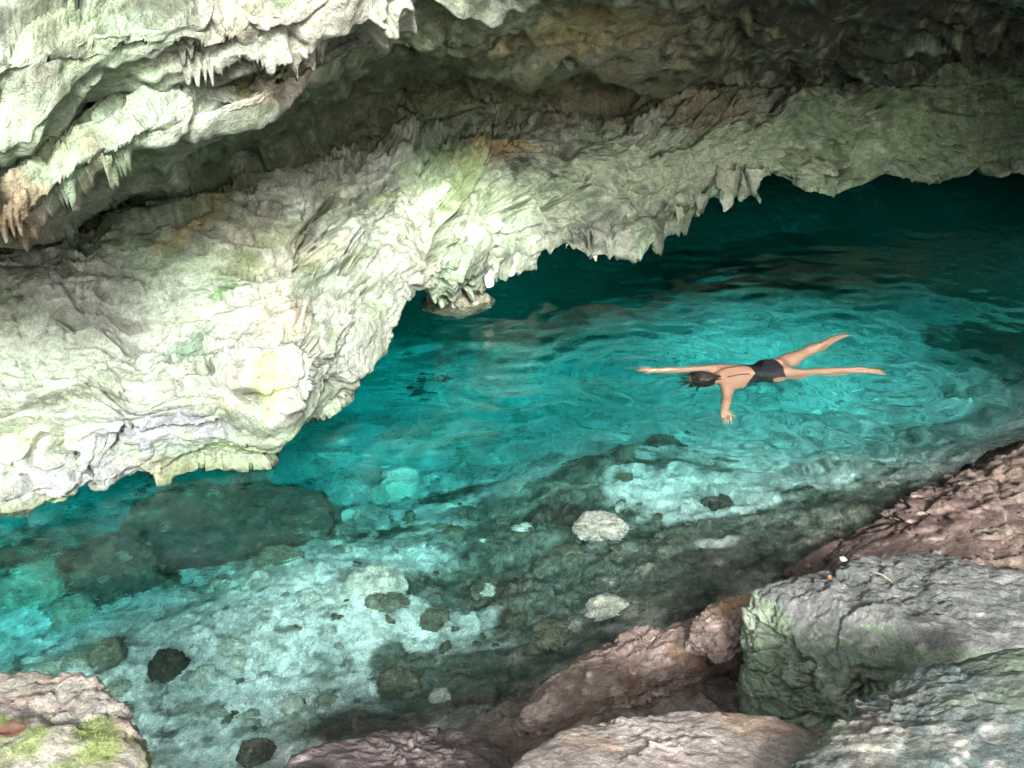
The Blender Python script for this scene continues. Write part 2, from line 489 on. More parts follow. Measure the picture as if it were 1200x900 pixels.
# the rock's colours
C = np.ones((nu, nv, 3), np.float32) * np.array([0.34, 0.355, 0.28], np.float32)
nA, nB_, nC, nD = fbm(G, 0.9, 5, 71), fbm(G, 1.7, 5, 73), fbm(PQ * [0.5, 1.6, 1], 1.8, 5, 75), fbm(G, 4.0, 5, 77)
C = C * (0.82 + 0.36 * (0.5 * ra + 0.5 * rb))[..., None]
C = mixc(C, (0.46, 0.475, 0.395), sstep(-0.05, 0.25, nB_))
C = mixc(C, (0.33, 0.43, 0.28), 0.9 * sstep(-0.06, 0.22, nA))
C = mixc(C, (0.30, 0.32, 0.15), 0.35 * sstep(0.06, 0.3, fbm(PQw * [0.5, 1, 1], 1.3, 5, 88, .6)))
C = mixc(C, (0.29, 0.30, 0.26), 0.6 * sstep(0.1, 0.3, nC))
C = mixc(C, (0.36, 0.29, 0.19), 0.45 * sstep(0.16, 0.34, fbm(G, 1.3, 4, 81)))
C = mixc(C, (0.20, 0.26, 0.13), 0.7 * sstep(0.16, 0.36, fbm(G, 2.3, 5, 83)))
C = mixc(C, (0.17, 0.15, 0.12), 0.6 * sstep(0.18, 0.34, nD))
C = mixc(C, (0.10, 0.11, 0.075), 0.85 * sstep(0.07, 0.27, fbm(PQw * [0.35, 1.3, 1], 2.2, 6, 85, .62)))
C = mixc(C, (0.13, 0.11, 0.085), 0.7 * np.maximum(crack, crack2))
def patch(px, py, rx, ry, col, a=0.8, ang=0.0, sd=0):
    global C
    ca, sa = math.cos(rad(ang)), math.sin(rad(ang))
    dx, dy = pxg - px, pyg - py
    e = ((dx * ca + dy * sa) / rx) ** 2 + ((-dx * sa + dy * ca) / ry) ** 2
    k = np.nonzero(e < 2.2)
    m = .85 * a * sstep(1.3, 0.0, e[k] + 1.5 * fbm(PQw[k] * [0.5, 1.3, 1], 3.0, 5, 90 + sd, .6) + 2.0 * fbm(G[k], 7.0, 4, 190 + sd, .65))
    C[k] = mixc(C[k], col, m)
# browner, greener roof with painted shade to the right; brightened lip; white face left
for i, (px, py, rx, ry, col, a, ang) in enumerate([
    (760, 60, 230, 75, (0.27, 0.22, 0.12), 0.8, 0), (560, 110, 120, 40, (0.22, 0.26, 0.13), 0.7, -10), (690, 115, 150, 34, (0.22, 0.20, 0.11), 0.7, -4), (500, 60, 120, 34, (0.34, 0.38, 0.22), 0.7, -12), (640, 40, 90, 26, (0.42, 0.36, 0.18), 0.7, -10),
    (1050, 35, 280, 120, (0.045, 0.045, 0.03), 1.1, 0), (1080, 150, 220, 90, (0.24, 0.33, 0.17), 0.85, -10), (960, 170, 120, 45, (0.38, 0.47, 0.29), 0.8, -6),  # near-black patch paints the ceiling's shade into its colour
    (280, 190, 250, 60, (0.085, 0.125, 0.06), 1.0, -25), (430, 125, 200, 54, (0.08, 0.085, 0.045), 1.0, -25),  # recess: mossy dark green, deepened to paint in the shade under the overhang
    (130, 430, 260, 120, (0.47, 0.465, 0.42), 0.6, -20), (400, 380, 120, 90, (0.48, 0.485, 0.42), 0.5, -40),
    (640, 225, 210, 55, (0.66, 0.74, 0.53), 1.05, -14), (860, 200, 160, 50, (0.62, 0.70, 0.48), 1.0, 0),  # pale green lip, lightened in colour where the sun does not reach
    (262, 352, 30, 11, (0.12, 0.24, 0.08), 1.1, -20), (225, 412, 44, 22, (0.20, 0.28, 0.20), 1.05, -10), (300, 300, 60, 14, (0.16, 0.20, 0.09), 0.9, -30), (60, 470, 90, 16, (0.22, 0.23, 0.15), 0.9, -18), (420, 300, 30, 10, (0.20, 0.26, 0.12), 0.8, -35),
    (345, 392, 22, 20, (0.50, 0.37, 0.26), 0.7, 0), (580, 178, 60, 17, (0.48, 0.32, 0.14), 0.85, -14),
    (540, 220, 34, 30, (0.26, 0.34, 0.13), 0.85, -30), (505, 195, 40, 22, (0.18, 0.26, 0.14), 0.8, -20),
    (230, 275, 60, 14, (0.36, 0.27, 0.12), 0.7, -30), (450, 232, 18, 9, (0.20, 0.26, 0.10), 0.8, -20),
    (310, 455, 12, 30, (0.42, 0.44, 0.16), 0.7, 10), (295, 535, 60, 10, (0.36, 0.44, 0.16), 0.8, 0),
    (175, 505, 90, 34, (0.36, 0.35, 0.39), 1.0, 0), (80, 560, 80, 30, (0.35, 0.34, 0.36), 0.95, 0),
    (50, 510, 90, 22, (0.50, 0.52, 0.36), 0.6, -10), (330, 80, 70, 12, (0.34, 0.30, 0.10), 0.8, -8),
    (310, 100, 60, 16, (0.62, 0.48, 0.40), 0.7, -15), (200, 130, 90, 40, (0.40, 0.42, 0.36), 0.5, -10),
    (20, 90, 40, 100, (0.34, 0.42, 0.28), 0.7, 0), (160, 40, 60, 40, (0.40, 0.50, 0.36), 0.6, 0),
    (400, 15, 110, 40, (0.62, 0.56, 0.48), 0.6, -10), (500, 120, 90, 20, (0.24, 0.26, 0.14), 0.6, -10),
    (830, 130, 60, 20, (0.40, 0.34, 0.22), 0.6, 0), (690, 20, 90, 22, (0.44, 0.34, 0.16), 0.7, -8),
    (20, 240, 40, 26, (0.30, 0.17, 0.10), 0.7, -30)]):
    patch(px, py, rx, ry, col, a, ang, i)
F = grid_faces(nu, nv)
if not FLIP: pass
tide = sstep(0.14, 0.02, W[..., 2] + 0.10 * fbm(G, 3, 3, 97)) * (vr > i_lip - 1)
C = mixc(C * np.array([0.725, 0.765, 0.75], np.float32), (0.12, 0.15, 0.07), 0.7 * tide)
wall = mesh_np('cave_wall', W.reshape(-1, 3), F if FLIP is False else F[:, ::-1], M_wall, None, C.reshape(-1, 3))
tag(wall, 'pale limestone cave wall and overhanging roof with jagged drip edge above the pool', 'cave wall', kind='structure')

# single stalactites hang from the lip
def stalactite(px, py0, py1, wpx, d):
    n, k = 14, 14
    a = at_d(px, py0, d); b = at_d(px, py1, d)
    Lh = float(np.linalg.norm(b - a)); w0 = wpx / FPX * d
    V = []
    for i in range(n):
        t = i / (n - 1)
        r = w0 * 0.5 * (1.0 - t) ** 0.75 + 0.006
        c = a + (b - a) * t
        for j in range(k):
            an = 2 * math.pi * j / k
            q = np.array([math.cos(an), math.sin(an), 0])
            V.append(c + q * r)
    V = np.array(V)
    V += np.stack([fbm(V, 5, 3, s) for s in (1, 2, 3)], -1) * [.16, .16, .05] + np.stack([fbm(V, 22, 2, s) for s in (4, 5, 6)], -1) * .025
    Fq = [(i * k + j, i * k + (j + 1) % k, (i + 1) * k + (j + 1) % k, (i + 1) * k + j) for i in range(n - 1) for j in range(k)]
    cc = mixc(np.ones((len(V), 3), np.float32) * np.array([0.55, 0.58, 0.46], np.float32), (0.38, 0.42, 0.28), sstep(-0.1, 0.2, fbm(V, 4, 3, 9)))
    mesh_np('stalactite', V, Fq, M_wall, wall, cc)
for a in [(852, 195, 250, 26, 11.6), (869, 200, 236, 11, 11.7), (887, 195, 240, 19, 11.7), (695, 265, 303, 22, 10.7), (728, 262, 293, 18, 10.8),
          (670, 262, 290, 14, 10.7), (600, 290, 322, 18, 10.2), (575, 300, 338, 24, 10.0), (545, 300, 332, 16, 9.9), (755, 255, 282, 14, 10.9),
          (790, 240, 268, 14, 11.1), (818, 228, 254, 12, 11.3)]:
    stalactite(*a)

# ------------------------------------------------------------------ THE GROUND: pool bed and bank in one sheet
bedpts = []
def bp_(px, py, D): bedpts.append(np.append(at_under(px, py, D)[:2], -D))
for a in [(0,690,2.2),(60,680,2.0),(-150,800,1.4),(100,770,0.67),(60,740,1.6),(200,800,0.57),(300,850,0.47),(250,900,0.45),(400,800,0.45),(300,720,0.60),(380,660,0.74),(450,690,0.60),
          (520,760,0.46),(600,730,0.5),(480,830,0.37),(560,800,0.35),(450,590,2.1),(400,560,2.7),(360,530,3.2),(420,480,4.2),(540,540,2.4),(600,480,3.3),
          (500,430,4.4),(700,430,3.0),(560,380,5.0),(640,340,5.0),(800,380,2.2),(850,330,2.7),(1000,360,2.2),(1100,420,1.9),(1000,480,1.7),(900,500,1.6),(1020,520,1.1),(1120,490,1.2),
          (620,610,0.75),(660,560,1.0),(720,545,0.9),(700,650,0.4),(800,570,0.7),(880,590,0.55),(850,650,0.2),(940,600,0.3),(760,690,0.22),(820,530,1.1),(560,660,0.85),(640,680,0.5),
          (1150,250,4.8),(900,270,4.6),(1250,330,2.4),(1200,420,2.0),(750,310,5),(0,620,3.5),(150,620,3.0),(300,590,3.4),(680,760,0.12),(600,780,0.25)]:
    bp_(*a)
def gp(px, py, z): bedpts.append(np.append(at_z(px, py, z)[:2], z))
for a in [(1200,530,0.1),(1100,590,0.08),(1000,650,0.05),(900,700,0.0),(800,745,0.0),(700,780,0.02),(600,830,0.02),(450,868,-0.05),(350,890,-0.2),
          (1200,640,0.3),(1000,760,0.2),(800,860,0.1),(830,800,0.05),(880,790,0.05),(600,900,0.2),(1200,850,0.6)]:
    gp(*a)
for x, y, z in [(0,0,1.9),(2,0,2.0),(-2,0,1.9),(0,2,1.2),(1.5,2.2,1.2),(-1.5,2.0,1.0),(-3,2.4,0.6),(4,2,1.3),(5,5,0.6),(6,8,0.4),(-5,2,1.0),(7,10,-1.5),(-6,5,-1),(-8,3,1.5),(8,4,2),(0,-4,2.6),(5,-4,2.8),(-5,-4,2.5),
                (9,14,-3),(4,18,-4),(-3,14,-5),(-7,9,-4),(10,8,1.0),(-9,6,-1),(12,0,3),(-12,0,3),(0,-12,4),(-12,-12,4),(12,-12,4),(12,20,-3),(-12,20,-4)]:
    bedpts.append(np.array([x, y, z], float))
bedpts = np.array(bedpts)
def rbf_fit(P):
    d = np.linalg.norm(P[:, None, :2] - P[None, :, :2], axis=-1)
    A = d + 0.02 * np.eye(len(P))
    n = len(P)
    B = np.zeros((n + 1, n + 1)); B[:n, :n] = -A; B[:n, n] = 1; B[n, :n] = 1
    return np.linalg.solve(B, np.append(P[:, 2], 0))
RW = rbf_fit(bedpts)
def bed_z(X, Y):
    sh = X.shape
    q = np.stack([X.ravel(), Y.ravel()], -1)
    z = np.full(len(q), RW[-1])
    for (x, y, _), wt in zip(bedpts, RW[:-1]):
        z -= wt * np.hypot(q[:, 0] - x, q[:, 1] - y)
    return z.reshape(sh)
gx = np.concatenate([np.linspace(-60, -6.5, 30)[:-1], np.concatenate([np.linspace(-6.5, -4, 70)[:-1], np.linspace(-4, 4, 520)[:-1], np.linspace(4, 8.5, 90)]), np.linspace(8.5, 60, 30)[1:]])
gy = np.concatenate([np.linspace(-60, 1.5, 40)[:-1], 1.5 + (np.linspace(0, 1, 500) ** 1.5) * 15.0, np.linspace(16.5, 60, 24)[1:]])
X, Y = np.meshgrid(gx, gy, indexing='ij')
Z = np.clip(bed_z(X, Y), -5.2, 4.5)
B0 = np.stack([X, Y, Z], -1).astype(np.float32)
B2 = np.stack([X, Y, 0 * X], -1).astype(np.float32)
dark = np.zeros_like(Z); pale = np.zeros_like(Z)
def blob(px, py, D, rx, ry, s, fr=1.3):
    """irregular patch on the bed around the spot that shows at this pixel; rx, ry in metres"""
    c = at_under(px, py, D)
    e = ((X - c[0]) / rx) ** 2 + ((Y - c[1]) / ry) ** 2
    k = np.nonzero(e < 2.3)
    o = np.zeros_like(X)
    o[k] = sstep(1.25, 0.55, e[k] + 1.5 * fbm(B2[k], fr, 4, s))
    return o
for i, (px, py, D, rx, ry) in enumerate([(700,600,.7,1.15,.75),(800,660,.25,1.2,.75),(620,640,.7,.7,.4),(920,610,.4,1.2,.6),(560,690,.7,.55,.35),(640,720,.4,.7,.35),(720,550,.9,.9,.4),
        (1000,620,.2,1.2,.7),(560,800,.3,.5,.3),(250,620,2.6,1.2,.7),(130,680,2.0,.7,.5),(40,640,2.6,.7,.8),(440,640,1.5,.6,.2),(470,790,.7,.2,.15),(640,770,.2,.6,.25),(530,580,1.7,.4,.2),
        (700,700,.3,.8,.4),(450,860,.4,.6,.2),(1120,250,4.5,3.0,1.6),(880,260,4.5,3.0,1.5),(1180,330,2.6,1.4,1.2),(640,360,4.6,1.6,1.4),(1150,400,2.2,.9,.5)]):  # the far patches here paint cave darkness onto the bed
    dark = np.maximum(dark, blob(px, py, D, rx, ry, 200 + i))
dark = np.maximum(dark, sstep(11.2, 13.8, Y + 2.0 * fbm(B2, .6, 4, 260)))  # far bed coloured dark to stand in for shade under the roof
for i, (px, py, D, rx, ry) in enumerate([(815,572,.6,.65,.55),(760,556,.7,.35,.3),(705,710,.2,.15,.1),(840,640,.3,.15,.1),(520,740,.6,.4,.25),(970,540,.9,.7,.2)]):
    pale = np.maximum(pale, blob(px, py, D, rx, ry, 300 + i, 2.5))
near = sstep(14, 8, Y)
Bw = B2 + 0.12 * np.stack([fbm(B2, 2.5, 4, 601, .6), fbm(B2, 2.5, 4, 602, .6), 0 * X], -1).astype(np.float32)
bf1, br1 = facets(Bw * [1, 1.3, 1], 1.7, 611, .5); bf2, br2 = facets(Bw * [1, 1.3, 1], 4.5, 612, .8); bf3, br3 = facets(Bw, 11.0, 613, .9)
Z2 = Z + 0.10 * fbm(B2, 0.9, 4, 9) + near * ((0.05 * dark + 0.03) * bf1 + (0.022 + 0.02 * dark) * bf2 + 0.012 * bf3 + 0.05 * fbm(B2, 5, 4, 12, 0.6, True) + 0.05 * dark * fbm(B2, 2.2, 4, 14, .5, True))
Z2 = Z2 + 0.03 * fbm(B2, 9, 3, 19)
CB = np.ones(Z.shape + (3,), np.float32) * np.array([0.80, 0.80, 0.75], np.float32)
CB = mixc(CB, (0.82, 0.82, 0.76), sstep(0.0, 0.25, fbm(B2, 1.6, 4, 31)))
CB = mixc(CB, (0.44, 0.46, 0.38), 0.5 * sstep(0.10, 0.32, fbm(B2, 1.1, 6, 33, .6)))
CB = mixc(CB, (0.22, 0.26, 0.19), 0.6 * sstep(0.12, 0.3, fbm(B2, 3.0, 5, 35, .6)))
CB = mixc(CB, (0.42, 0.40, 0.33), 0.7 * sstep(0.1, 0.3, fbm(B2, 2.3, 4, 36)))
CB = mixc(CB, (0.13, 0.15, 0.11), 0.75 * sstep(0.2, 0.3, fbm(B2, 7.0, 4, 45, .62) + .5 * fbm(B2, 1.2, 3, 46)))
CB = mixc(CB, (0.80, 0.79, 0.72), 0.8 * sstep(0.16, 0.3, fbm(B2, 5.0, 4, 47, .62)))
dn = fbm(B2, 2.6, 5, 37, .6)
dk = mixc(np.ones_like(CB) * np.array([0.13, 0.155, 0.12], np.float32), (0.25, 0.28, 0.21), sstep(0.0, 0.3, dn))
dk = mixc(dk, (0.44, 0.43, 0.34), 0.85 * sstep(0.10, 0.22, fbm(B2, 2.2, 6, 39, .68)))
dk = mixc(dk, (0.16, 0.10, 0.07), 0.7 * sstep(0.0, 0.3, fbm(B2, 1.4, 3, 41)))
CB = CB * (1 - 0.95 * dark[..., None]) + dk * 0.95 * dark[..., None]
CB = mixc(CB, (0.88, 0.87, 0.80), 0.95 * pale)
CB = CB * (0.66 + 0.62 * (.2 * br1 + .4 * br2 + .4 * br3))[..., None]
land = sstep(-0.05, 0.06, Z2)
CL = mixc(np.ones_like(CB) * np.array([0.17, 0.125, 0.10], np.float32), (0.30, 0.245, 0.20), sstep(-0.1, 0.25, fbm(B2, 3, 5, 43)))
CB = CB * (1 - land[..., None]) + CL * land[..., None]
CB = CB * (1 - 0.5 * sstep(0.10, 0.02, Z2) * sstep(-.06, -.02, Z2))[..., None]
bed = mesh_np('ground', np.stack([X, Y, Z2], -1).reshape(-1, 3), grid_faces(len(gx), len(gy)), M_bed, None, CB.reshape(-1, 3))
tag(bed, 'pale stony pool bed with dark algae shelf rising into a brown rock bank', 'ground', kind='structure')

# ------------------------------------------------------------------ THE WATER
wx = np.linspace(-9, 10, 420); wy = np.linspace(1.2, 20, 400)
WX, WY = np.meshgrid(wx, wy, indexing='ij')
W2 = np.stack([WX, WY, 0 * WX], -1).astype(np.float32)
chop = sstep(4.5, 9.0, WY)
wz = (0.005 + 0.033 * chop) * fbm(W2 * [1, 1.15, 1], 1.5, 2, 401) + (0.003 + 0.024 * chop) * fbm(W2 * [1.0, 1.3, 1] + 0.15 * fbm(W2, 1.2, 2, 3)[..., None], 4.2, 3, 403)
sw = at_z(890, 448, 0.0)
def rings(px, py, lam, amp, reach, r0=0.0):
    c = at_z(px, py, 0.0)
    r = np.hypot(WX - c[0], WY - c[1]) + 0.10 * fbm(W2, 1.3, 3, 407)
    return amp * np.sin(2 * math.pi * (r - r0) / lam) * np.exp(-((r - r0) / reach) ** 2) * sstep(0, 0.25, r)
wz += rings(1040, 450, 0.30, 0.007, 1.0, 0.5) + rings(990, 400, 0.26, 0.006, 0.9, 0.3) + rings(850, 490, 0.22, 0.007, 0.7, 0.2) + rings(750, 440, 0.22, 0.007, 0.8, 0.2)
nwx, nwy = WX.shape
V = np.stack([WX, WY, wz], -1).reshape(-1, 3)
idx = np.arange(nwx * nwy).reshape(nwx, nwy)
bord = np.concatenate([idx[:, 0], idx[-1, 1:], idx[-2::-1, -1], idx[0, -2:0:-1]])
low = V[bord].copy(); low[:, 2] = -6.5
n0 = len(V)
Vall = np.concatenate([V, low, [[0.5, 10, -6.5]]])
Fs = grid_faces(nwx, nwy)
lb = n0 + np.arange(len(bord))
Fside = np.stack([bord, lb, np.roll(lb, -1), np.roll(bord, -1)], -1)
m = bpy.data.materials.new('pool_water'); m.use_nodes = True
t = m.node_tree; t.nodes.clear()
out = t.nodes.new('ShaderNodeOutputMaterial')
gl = t.nodes.new('ShaderNodeBsdfGlass'); gl.inputs['IOR'].default_value = 1.333; gl.inputs['Roughness'].default_value = 0.0
va = t.nodes.new('ShaderNodeVolumeAbsorption')
SIG = (0.46, 0.034, 0.032)
va.inputs['Density'].default_value = 1.0
va.inputs['Color'].default_value = [1 - s for s in SIG] + [1]
geo = t.nodes.new('ShaderNodeNewGeometry')
mp = t.nodes.new('ShaderNodeMapping'); mp.inputs['Scale'].default_value = (1, 1.35, 1)
nz = t.nodes.new('ShaderNodeTexNoise'); nz.inputs['Scale'].default_value = 9; nz.inputs['Detail'].default_value = 3; nz.inputs['Distortion'].default_value = 0.8
bpn = t.nodes.new('ShaderNodeBump'); bpn.inputs['Strength'].default_value = 0.22; bpn.inputs['Distance'].default_value = 0.012
t.links.new(geo.outputs['Position'], mp.inputs['Vector']); t.links.new(mp.outputs[0], nz.inputs['Vector'])
t.links.new(nz.outputs['Fac'], bpn.inputs['Height']); t.links.new(bpn.outputs[0], gl.inputs['Normal'])
t.links.new(gl.outputs[0], out.inputs['Surface']); t.links.new(va.outputs[0], out.inputs['Volume'])
me = bpy.data.meshes.new('water')
bmw = bmesh.new()
faces = Fs.tolist() + Fside[:, ::-1].tolist()
me.from_pydata(Vall.tolist(), [], faces + [[int(lb[i]), int(lb[(i + 1) % len(lb)]), len(Vall) - 1] for i in range(len(lb))][0:0])
bm = bmesh.new(); bm.from_mesh(me)
bm.verts.ensure_lookup_table()
bm.faces.new([bm.verts[int(i)] for i in lb])
for f in bm.faces: f.smooth = abs(f.normal.z) > 0.5
bmesh.ops.recalc_face_normals(bm, faces=bm.faces)
bm.to_mesh(me); bm.free()
me.materials.append(m)
water = bpy.data.objects.new('water', me); COL.objects.link(water)
tag(water, 'clear turquoise pool water rippling round a swimmer', 'water', kind='structure')

# ------------------------------------------------------------------ BOULDERS
ICO = {}
def ico(sub):
    if sub not in ICO:
        b = bmesh.new(); bmesh.ops.create_icosphere(b, subdivisions=sub, radius=1)
        V = np.array([v.co[:] for v in b.verts]); F = np.array([[v.index for v in f.verts] for f in b.faces]); b.free()
        ICO[sub] = (V, F)
    return ICO[sub]

def hull_planes(P):
    b = bmesh.new()
    for p in P: b.verts.new(p)
    bmesh.ops.convex_hull(b, input=b.verts)
    c = P.mean(0); pl = []
    for f in b.faces:
        f.normal_update()
        n = np.array(f.normal[:]); 
        if not np.isfinite(n).all() or np.linalg.norm(n) < 0.5: continue
        d = float(n @ (np.array(f.verts[0].co[:]) - c))
        if d < 0: n, d = -n, -d
        if d > 1e-5: pl.append(np.append(n, d))
    b.free()
    return c, np.array(pl)

def wetmark(V, C):
    wt_ = sstep(0.10, 0.02, V[:, 2] + 0.06 * fbm(V, 4, 3, 17)) * (V[:, 2] > -0.06) * (V[:, 2].max() > .15)
    return C * (1 - 0.5 * wt_)[:, None]

def boulder(name, label, cat, P, colfn, seed, sub=6, round_=10, a_big=0.05, a_mid=0.03, a_fine=0.012, lump=0.0, group=None, mat=None, strata=0.0, crack=0.0, facet=1.0):
    P = np.asarray(P, float)
    ext = (P.max(0) - P.min(0)) / 2
    Ps = P / ext
    c, pl = hull_planes(Ps)
    D, F = ico(sub)
    k = (D @ pl[:, :3].T) / pl[None, :, 3]                 # 1/r per plane
    k = np.maximum(k, 1e-3)
    r = (k ** round_).sum(1) ** (-1.0 / round_)
    V = (c + D * r[:, None]) * ext
    size = float(ext.mean())
    dirs = D * ext; dirs /= np.linalg.norm(dirs, axis=1, keepdims=True)
    S = V + seed * 3.7
    h = a_big * size * 2 * fbm(S, 1.1 / size, 3, seed) + a_mid * size * 2 * fbm(S, 3.0 / size, 4, seed + 5, .55, True)
    h += a_fine * size * 2 * fbm(S, 12 / size, 4, seed + 9, .6)
    if lump:
        f1, _ = worley(S + .1 * size * fbm(S, 4 / size, 2, seed)[:, None], 5.5 / size, seed)
        f1b, _ = worley(S, 13 / size, seed + 1)
        h += lump * size * ((0.5 - f1) + 0.4 * (0.5 - f1b))
    if strata:
        tt = (V @ np.array([0.25, -0.35, 0.9])) * 7 / size + 1.6 * fbm(S, 1.2 / size, 4, seed + 20)
        ss = tt - np.floor(tt)
        h += strata * size * np.minimum((1 - ss), ss * 6)
    fz = S + (.12 * size * fbm(S, 4 / size, 3, seed + 60))[:, None]
    b1, r1 = facets(fz, 2.2 / size, seed + 61); b2, _ = facets(fz, 6.0 / size, seed + 62); b3, _ = facets(fz, 15.0 / size, seed + 63)
    h += size * facet * (0.09 * b1 + 0.035 * b2 + 0.012 * b3)
    if crack:
        wv = S + (.2 * size * fbm(S, 2.5 / size, 3, seed + 40))[:, None]
        k1 = sstep(.045, .0, np.abs(fbm(wv, 1.9 / size, 3, seed + 41))) * sstep(-.15, .1, fbm(S, 1.5 / size, 2, seed + 42))
        k2 = sstep(.05, .0, np.abs(fbm(wv, 4.5 / size, 3, seed + 43))) * sstep(-.1, .15, fbm(S, 2 / size, 2, seed + 44))
        fc = sstep(.75, .35, dirs[:, 2])
        h -= crack * size * (k1 + .5 * k2) * (.15 + .85 * fc)
    V = V + dirs * h[:, None]
    fn_ = np.cross(V[F[:, 1]] - V[F[:, 0]], V[F[:, 2]] - V[F[:, 0]])
    NN = np.zeros_like(V)
    for q in range(3): np.add.at(NN, F[:, q], fn_)
    NN /= np.linalg.norm(NN, axis=1, keepdims=True) + 1e-12
    if sub >= 6:                                            # what is buried in the bank is not built
        keep = V[:, 2] > bed_z(V[:, 0], V[:, 1]) - 0.25
        F = F[keep[F].any(1)]; ids, inv = np.unique(F, return_inverse=True)
        V, NN, dirs, r1, F = V[ids], NN[ids], dirs[ids], r1[ids], inv.reshape(-1, 3)
    o = mesh_np(name, V, F, mat or M_boulder, None, wetmark(V, colfn(V, .5 * NN + .5 * dirs, seed) * (0.85 + 0.3 * r1)[:, None]))
    recentre(o, [V[:, 0].mean(), V[:, 1].mean(), V[:, 2].min()])
    return tag(o, label, cat, group)

def cols(base, layers):
    def fn(V, N, seed):
        C = np.ones((len(V), 3), np.float32) * np.array(base, np.float32)
        for i, (col, fr, lo, hi, a) in enumerate(layers):
            C = mixc(C, col, a * sstep(lo, hi, fbm(V, fr, 5, seed + 31 * i + 3, .58)))
        return C
    return fn

def pd(*pts):
    return np.array([at_d(px, py, d) for px, py, d in pts])
def solid(front, back, drop=0.9):
    """front: seen outline points; back: far top points; plus the same plan pushed down into the ground"""
    A = np.concatenate([pd(*front), pd(*back)]) if back else pd(*front)
    low = A.copy(); low[:, 2] = np.minimum(low[:, 2] - 0.05, A[:, 2].min() - drop * 0.3)
    return np.concatenate([A, low])

grey_brown = cols((0.22, 0.19, 0.17), [((0.34, 0.295, 0.265), 3, -.05, .25, .8), ((0.13, 0.10, 0.09), 5, .05, .3, .7), ((0.42, 0.38, 0.34), 9, .15, .35, .7), ((0.33, 0.22, 0.13), 2.4, .1, .3, .5)])
pink_brown = cols((0.20, 0.15, 0.125), [((0.42, 0.335, 0.29), 4, -.05, .25, .8), ((0.19, 0.11, 0.08), 5, .08, .3, .7), ((0.56, 0.47, 0.41), 9, .12, .35, .7), ((0.40, 0.26, 0.10), 3, .15, .35, .4)])
red_brown = cols((0.10, 0.07, 0.06), [((0.20, 0.145, 0.12), 4, 0, .25, .8), ((0.08, 0.05, 0.05), 4, .05, .3, .7), ((0.46, 0.36, 0.29), 8, .18, .36, .8)])
purple_grey = cols((0.125, 0.10, 0.097), [((0.19, 0.155, 0.148), 4, 0, .25, .8), ((0.10, 0.07, 0.07), 6, .05, .3, .7), ((0.42, 0.36, 0.34), 14, .2, .36, .8)])

def green_grey(V, N, seed):
    C = cols((0.105, 0.112, 0.105), [((0.165, 0.165, 0.155), 4, -.05, .25, .7), ((0.08, 0.09, 0.09), 6, .05, .3, .6), ((0.32, 0.31, 0.28), 14, .2, .36, .6)])(V, N, seed)
    g = cols((0.165, 0.225, 0.145), [((0.24, 0.30, 0.21), 5, -.05, .25, .8), ((0.15, 0.22, 0.16), 4, .05, .25, .7), ((0.42, 0.44, 0.36), 9, .15, .32, .6)])(V, N, seed + 50)
    t = sstep(0.62, 0.42, N[:, 2] + 0.25 * fbm(V, 2.5, 4, seed))
    return C * (1 - t[:, None]) + g * t[:, None]
def front_green(V, N, seed):
    C = cols((0.115, 0.132, 0.12), [((0.17, 0.148, 0.13), 2.2, 0, .25, .8), ((0.08, 0.12, 0.12), 3, .0, .25, .7), ((0.40, 0.40, 0.36), 12, .15, .34, .7)])(V, N, seed)
    C = mixc(C, (0.145, 0.19, 0.13), 0.8 * sstep(-0.02, 0.2, fbm(V, 2.0, 4, seed + 70)))
    return mixc(C, (0.30, 0.31, 0.25), 0.6 * sstep(0.14, 0.32, fbm(V, 4.0, 4, seed + 80)))
def mossy(V, N, seed):
    C = cols((0.225, 0.21, 0.18), [((0.31, 0.29, 0.255), 6, -.05, .25, .8), ((0.27, 0.20, 0.16), 5, .1, .3, .7), ((0.40, 0.29, 0.22), 3, .1, .3, .6)])(V, N, seed)
    m = sstep(-0.02, 0.2, fbm(V, 3.2, 4, seed + 90) + 0.34 * sstep(2.66, 2.40, V[:, 1]) - .2 + 0.25 * sstep(-1.35, -1.7, V[:, 0]) * sstep(2.8, 2.95, V[:, 1])) 
    return mixc(C, (0.15, 0.20, 0.05), 0.8 * m)

boulder('boulder', 'cream boulder with yellow green moss in the lower left corner, a dry leaf on it', 'boulder',
        solid([(-60,930,3.1),(130,950,3.1),(193,900,3.4),(172,850,3.45),(145,795,3.65),(90,776,3.75),(30,770,3.8),(-60,776,3.8)], [], 0.8), mossy, 3, 6, 9, .04, .03, .02, .05, crack=.04)
MOSSY = COL.objects['boulder']
def moss_tufts():
    me = MOSSY.data; n = len(me.vertices)
    co = np.zeros(n * 3, np.float32); me.vertices.foreach_get('co', co); co = co.reshape(-1, 3)
    tc = np.zeros(n * 4, np.float32); me.attributes['tint'].data.foreach_get('color', tc); tc = tc.reshape(-1, 4)
    rg = np.random.default_rng(9)
    ids = np.nonzero((tc[:, 1] > tc[:, 0] * 1.12) & (tc[:, 2] < tc[:, 1] * .55))[0]
    ids = np.repeat(ids, 2); V, F, Cc = [], [], []
    for i in rg.permutation(ids)[:14000]:
        p = co[i] + rg.normal(size=3) * .005; hgt = rg.uniform(.005, .015); wd = rg.uniform(.0012, .0028); a = rg.uniform(0, 6.28)
        d = np.array([math.cos(a), math.sin(a), 0]); up = np.array([rg.normal() * .5, rg.normal() * .5, 1.0]) * hgt
        k = len(V); V += [p - d * wd, p + d * wd, p + up]; F.append((k, k + 1, k + 2))
        c = np.array([.15, .21, .045]) * rg.uniform(.6, 1.25) * [rg.uniform(.8, 1.3), 1, 1]; Cc += [c, c, c * 1.15]
    o = mesh_np('moss', V, F, M_boulder, MOSSY, np.array(Cc), smooth=False); o['kind'] = 'stuff'
moss_tufts()
